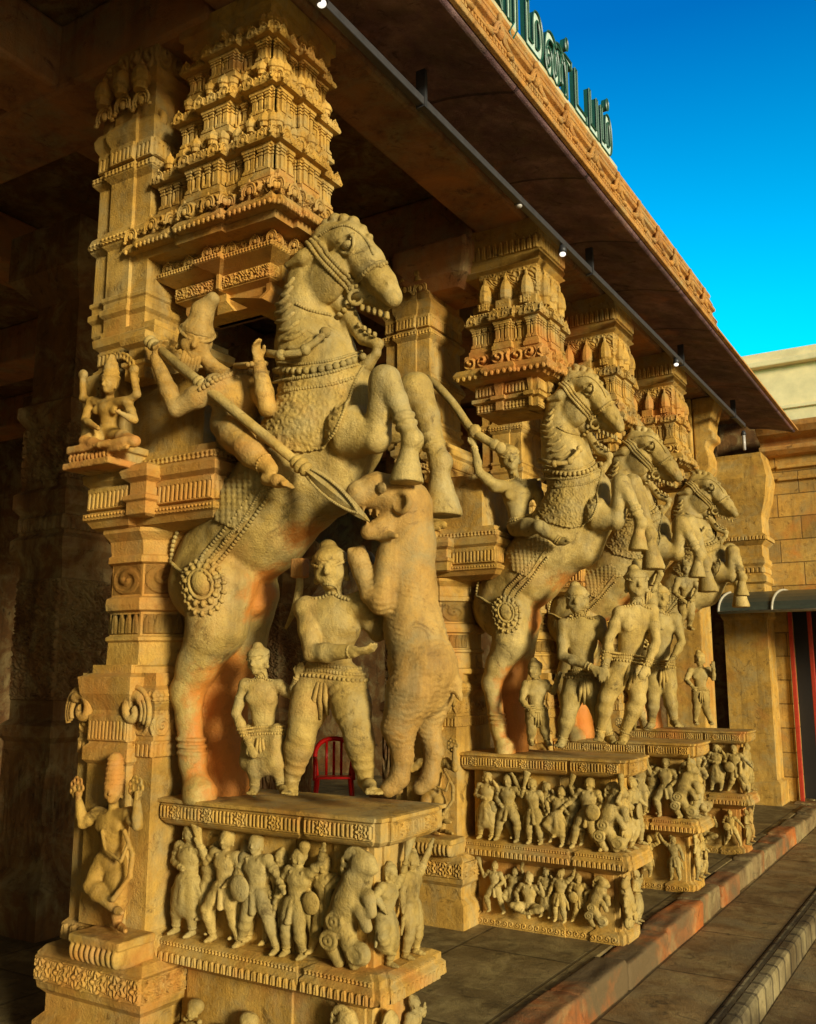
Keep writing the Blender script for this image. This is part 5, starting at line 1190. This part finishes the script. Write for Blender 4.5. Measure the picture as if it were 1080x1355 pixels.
# conduit and lamps under the eave
M['pipe'] = plain('dull_grey_conduit', (.06, .055, .056), .5, .3); M['lampwhite'] = plain('white_lamp', (.8, .8, .78), .3, emit=((1, .93, .8), 1.0)); M['tube'] = plain('unlit_white_glass', (.45, .42, .38), .3); M['dark'] = plain('dark_fitting', (.03, .03, .032), .5)
cn = empty('cable_conduit', (-2.5, 5, 5.02), 'thin grey cable conduit running along the dark underside of the eave', 'conduit'); CO2 = np.array((-2.5, 5, 5.02))
m = MB(); m.box(-2.535, -2.485, -2, 12.6, 5.03, 5.08); m.build('trunking', M['pipe'], cn, CO2, bevel=.006)
for y in (1.5, 4.2, 6.9, 9.6, 12):
    m = MB(); m.box(-2.54, -2.48, y, y + .03, 5.02, 5.26); m.build('hanger', M['dark'], cn, CO2)
for (x, y, z, lab) in ((-2.5, 6.3, 4.97, 'small white lamp under the conduit beside the second tower'), (-2.5, 9.37, 4.98, 'bright white lamp under the conduit near the fourth tower'), (-2.52, 5.56, 5.04, 'dim spotlight under the conduit before the second tower'), (-2.5, 12.5, 4.9, 'short unlit white tube lamp at the far end of the conduit'), (-2.5, 3.24, 5.05, 'small lamp hung under the eave above the nearest horse\'s head')):
    O = np.array((x, y, z)); t = empty('lamp', O, lab, 'lamp', 'small lamps under the eave')
    m = MB(); m.tube([O + (0, 0, .06), O + (0, 0, .03), O + (0, 0, .0)], [.02, .03, .034], 12); m.build('holder', M['dark'], t, O, True)
    m = MB()
    if 'tube' in lab: m.tube([O, O - (0, 0, .1), O - (0, 0, .2)], [.022, .022, .02], 12)
    else: m.bead(O - (0, 0, .012), (.024, .024, .018), None, 14, 8)
    m.build('bulb', M['lampwhite'] if 'dim' not in lab and 'tube' not in lab else M['tube'], t, O, True)

# ------------------------------------------------------------------ far end: corner pillar, end wall, door, awning, white building
M['wall'] = stone('ashlar_wall', (.34, .18, .035), (.52, .30, .06), (.64, .41, .10), stain=(.50, .20, .03), amt=.12, bump=.7, joints=(.62, .34, .010, (PI / 2, 0, 0)))
WO = np.array((-1, 14.5, 0.)); wl = empty('end_wall', WO, 'golden stone block wall closing the far end of the hall', 'wall')
m = MB(); m.box(-14.4, -2.46, 14.5, 15.1, -.5, 5.02); m.box(-2.46, -.9, 14.5, 15.1, 2.75, 5.02); m.box(-.9, 12, 14.5, 15.1, -.5, 5.02); m.build('masonry', M['wall'], wl, WO)
m = MB(); extr_x = [(14.52, 4.98), (14.38, 5.0), (14.30, 5.06), (14.30, 5.12), (14.42, 5.16), (14.42, 5.22), (14.2, 5.28), (14.12, 5.36), (14.12, 5.44), (14.5, 5.5), (14.9, 5.5), (14.9, 4.98)]
k = len(extr_x); V = [(x, a, b) for x in (-2.66, 12) for a, b in extr_x]; m.put(V, [(j, (j + 1) % k, k + (j + 1) % k, k + j) for j in range(k)] + [tuple(range(k - 1, -1, -1)), tuple(range(k, 2 * k))])
m.build('cornice', M['fascia'], wl, WO, bevel=.01)
m = MB()
for z in (4.62, 4.8): m.box(-2.45, 12, 14.44, 14.498, z, z + .05)
m.build('string_course', M['wall'], wl, WO, bevel=.01)
DO = np.array((-1.7, 14.4, 0.)); dr = empty('doorway', DO, 'dark doorway with red posts under the awning', 'doorway')
M['red'] = plain('red_door_paint', (.42, .035, .012), .45); M['black'] = plain('opening_darkness', (.012, .009, .007), .6)
for x in (-2.44, -2.18):
    m = MB(); m.box(x, x + .055, 14.455, 14.51, .02, 2.72); m.build('door_post', M['red'], dr, DO, bevel=.006)
m = MB(); m.box(-2.46, -.9, 15.0, 15.06, 0, 2.75); m.build('dark_opening', M['black'], dr, DO)  # near-black panel painted as the darkness inside the door opening
m = MB(); m.box(-2.5, -.85, 14.3, 14.62, -.1, .02); m.build('threshold', M['kerb'], dr, DO, bevel=.01)
AO = np.array((-1.5, 14, 2.7)); aw = empty('awning', AO, 'dark grey-green curved awning with pale ribs over the doorway', 'awning')
M['awn'] = plain('grey_green_sheet', (.055, .065, .045), .4, .2); M['rib'] = plain('pale_awning_rib', (.45, .40, .28), .45)
def hood(t): return 14.5 - 1.3 * math.sin(t * PI / 2), 2.62 + .36 * math.cos(t * PI / 2)
x0, x1 = -3.12, 1.6; n = 8; V = []; F = []
for i in range(n + 1):
    a, b = hood(i / n)
    for x in (x0, x1): V += [(x, a, b), (x, a + .006, b - .012)]
for i in range(n):
    F += [(i * 4, i * 4 + 2, i * 4 + 6, i * 4 + 4), (i * 4 + 1, i * 4 + 5, i * 4 + 7, i * 4 + 3), (i * 4, i * 4 + 4, i * 4 + 5, i * 4 + 1), (i * 4 + 2, i * 4 + 3, i * 4 + 7, i * 4 + 6)]
F += [(0, 1, 3, 2), (n * 4, n * 4 + 2, n * 4 + 3, n * 4 + 1)]
m = MB(); m.put(V, F); m.build('sheet', M['awn'], aw, AO)
for x in (-3.12, -2.42, -1.4, -.2, 1.55):
    m = MB(); m.tube([np.array((x, hood(i / 10)[0] - .004, hood(i / 10)[1] + .006)) for i in range(11)], .018, 6); m.build('rib', M['rib'], aw, AO, True)
m = MB(); m.tube([(-3.12, 13.195, 2.62), (1.6, 13.195, 2.62)], .02, 6); m.build('front_rail', M['rib'], aw, AO, True)
PO2 = np.array((-2.95, 14.2, 0)); cp = empty('corner_pillar', PO2, 'plain pillar with swelling bracket built against the end wall above the awning', 'pillar')
m = MB(); P = plan(-3.24, -2.64, 13.98, 14.49); m.stack(P, [(.05, 0), (.05, .3), (0, .34), (0, 2.55), (.03, 2.6), (.03, 2.68), (0, 2.72), (0, 3.06), (.04, 3.09), (.04, 3.16), (0, 3.2), (0, 3.32), (.03, 3.36), (.03, 3.42), (0, 3.46), (0, 3.62), (.06, 3.68), (.07, 3.76), (.02, 3.80), (.02, 4.05), (.10, 4.3), (.15, 4.6), (.10, 4.85), (.08, 4.9), (.08, 4.97)])
facing(m, P, .07, 3.69, 3.75, pat_petal(.05), .02); facing(m, P, 0, 3.22, 3.31, pat_flute(.06), .02, .01); m.build('shaft', M['pier'], cp, PO2, bevel=.03)
PO3 = np.array((-2.95, 12.0, 0)); cp = empty('bracket_pillar', PO3, 'slender pillar with curved bracket behind the farthest horse\'s head', 'pillar')
m = MB(); P = plan(-3.5, -3.0, 11.8, 12.3); m.stack(P, [(.05, 0), (.05, .3), (0, .34), (0, 2.9), (.04, 2.95), (.04, 3.05), (0, 3.1), (0, 3.7), (.04, 3.75), (.04, 3.85), (0, 3.9), (0, 5.31)]); m.build('shaft', M['pier'], cp, PO3, bevel=.02)
m = MB(); extr(m, [(-2.99, 4.2), (-2.86, 4.28), (-2.80, 4.40), (-2.80, 4.52), (-2.84, 4.66), (-2.82, 4.72), (-2.74, 4.76), (-2.74, 4.84), (-2.78, 4.88), (-2.76, 5.0), (-2.70, 5.2), (-2.68, 5.31), (-2.99, 5.31)], 11.85, 12.25); m.build('curved_bracket', M['pier'], cp, PO3, bevel=.02)
BO = np.array((0, 30, 0.)); wb = empty('white_building', BO, 'sunlit cream building beyond the end wall', 'building')
M['plaster'] = plain('cream_plaster', (.93, .67, .34), .8, var=.22, sc=1.6)
m = MB(); m.box(-12, 14, 30, 38, 0, 11.3); m.build('wall', M['plaster'], wb, BO)
m = MB(); m.box(-12.2, 14.2, 29.7, 38, 11.3, 11.5); m.box(-12.1, 14.1, 29.85, 30.2, 11.5, 11.8); m.build('parapet', M['plaster'], wb, BO, bevel=.04)
m = MB(); m.box(-12.1, 14.1, 29.9, 29.998, 9.9, 10.02); m.box(-12.1, 14.1, 29.92, 29.998, 8.6, 8.7); m.build('string_course', M['plaster'], wb, BO, bevel=.02)
# red plastic chair left inside the hall
M['plastic'] = plain('red_plastic', (.75, .012, .008), .35, var=.08, bump=.02)
ch = empty('plastic_chair', (-7.55, 10.35, 0), 'red plastic chair inside the hall, seen between the soldier\'s legs', 'chair'); KO = np.array((-7.55, 10.35, 0.)); dxx = np.array((.8, .6, 0)); dyy = np.array((-.6, .8, 0)); zz = np.array((0, 0, 1.))
for a, b in ((-1, -1), (1, -1), (-1, 1), (1, 1)):
    m = MB(); m.tube([KO + dxx * a * .26 + dyy * b * .24, KO + dxx * a * .22 + dyy * b * .2 + zz * .43], [.03, .036], 8); m.build('leg', M['plastic'], ch, KO, True)
m = MB(); P = [KO + dxx * x + dyy * y + zz * z for x, y, z in ((-.23, -.22, .43), (.23, -.22, .43), (.23, .22, .41), (-.23, .22, .41))]; m.put(P + [p + zz * .03 for p in P], [(3, 2, 1, 0), (4, 5, 6, 7), (0, 1, 5, 4), (1, 2, 6, 5), (2, 3, 7, 6), (3, 0, 4, 7)]); m.build('seat', M['plastic'], ch, KO, bevel=.01)
m = MB(); m.tube(spline([KO + dxx * x + dyy * .24 + zz * z for x, z in ((-.23, .42), (-.25, .75), (-.12, .9), (.12, .9), (.25, .75), (.23, .42))], 5), .032, 8)
for x in (-.1, 0, .1): m.tube([KO + dxx * x + dyy * .24 + zz * .44, KO + dxx * x + dyy * .25 + zz * .88], .02, 6)
m.build('backrest', M['plastic'], ch, KO, True)
for g in (-1, 1):
    m = MB(); m.tube(spline([KO + dxx * g * .25 + dyy * y + zz * z for y, z in ((.24, .66), (.0, .67), (-.2, .64), (-.23, .42))], 5), .028, 8); m.build('armrest', M['plastic'], ch, KO, True)
# ------------------------------------------------------------------ light, sky, camera
AZ = math.atan2(-.40, .917); EL = math.radians(11.5)
sd = np.array((math.cos(EL) * math.cos(AZ), math.cos(EL) * math.sin(AZ), math.sin(EL)))
sl = bpy.data.lights.new('sun', 'SUN'); sl.energy = 5.0; sl.angle = math.radians(11); sl.color = (1, .92, .69)
so_ = bpy.data.objects.new('sun', sl); COL.objects.link(so_)
from mathutils import Vector, Matrix
so_.rotation_euler = Vector(sd).to_track_quat('Z', 'Y').to_euler()
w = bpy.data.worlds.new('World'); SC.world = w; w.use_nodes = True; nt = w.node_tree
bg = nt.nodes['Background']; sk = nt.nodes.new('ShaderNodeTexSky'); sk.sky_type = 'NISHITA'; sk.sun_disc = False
sk.sun_elevation = EL; sk.sun_rotation = math.atan2(sd[0], sd[1]); sk.ozone_density = 3.0; sk.air_density = 1.0; sk.dust_density = .8
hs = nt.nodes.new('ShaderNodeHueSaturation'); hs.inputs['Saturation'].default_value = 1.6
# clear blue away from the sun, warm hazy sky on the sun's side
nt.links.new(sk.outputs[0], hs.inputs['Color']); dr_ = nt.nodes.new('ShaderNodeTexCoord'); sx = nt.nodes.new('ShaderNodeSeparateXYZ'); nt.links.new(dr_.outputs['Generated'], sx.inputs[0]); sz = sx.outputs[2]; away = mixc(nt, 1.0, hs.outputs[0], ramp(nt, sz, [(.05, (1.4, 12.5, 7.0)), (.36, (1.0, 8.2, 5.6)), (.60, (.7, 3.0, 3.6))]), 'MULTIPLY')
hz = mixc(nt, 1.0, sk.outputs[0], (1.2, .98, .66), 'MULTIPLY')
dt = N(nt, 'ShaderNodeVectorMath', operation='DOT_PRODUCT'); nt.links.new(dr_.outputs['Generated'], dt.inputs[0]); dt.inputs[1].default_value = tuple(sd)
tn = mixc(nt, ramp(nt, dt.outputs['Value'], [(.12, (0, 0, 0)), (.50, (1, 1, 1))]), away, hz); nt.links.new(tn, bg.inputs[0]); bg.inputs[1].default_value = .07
cd = bpy.data.cameras.new('camera'); cam = bpy.data.objects.new('camera', cd); COL.objects.link(cam)
cd.sensor_fit = 'VERTICAL'; cd.sensor_height = 36; cd.lens = 36 * FPX / 1355; cd.clip_end = 2000; cd.clip_start = .05
mt = Matrix(((RT[0], UP[0], -FW[0], CAM[0]), (RT[1], UP[1], -FW[1], CAM[1]), (RT[2], UP[2], -FW[2], CAM[2]), (0, 0, 0, 1))); cam.matrix_world = mt
SC.camera = cam
SC.view_settings.view_transform = 'Standard'; SC.view_settings.look = 'None'; SC.view_settings.exposure = 0.14; SC.view_settings.gamma = 1.0
SC.render.engine = 'CYCLES'; SC.cycles.use_denoising = True; SC.cycles.max_bounces = 6; SC.cycles.diffuse_bounces = 4
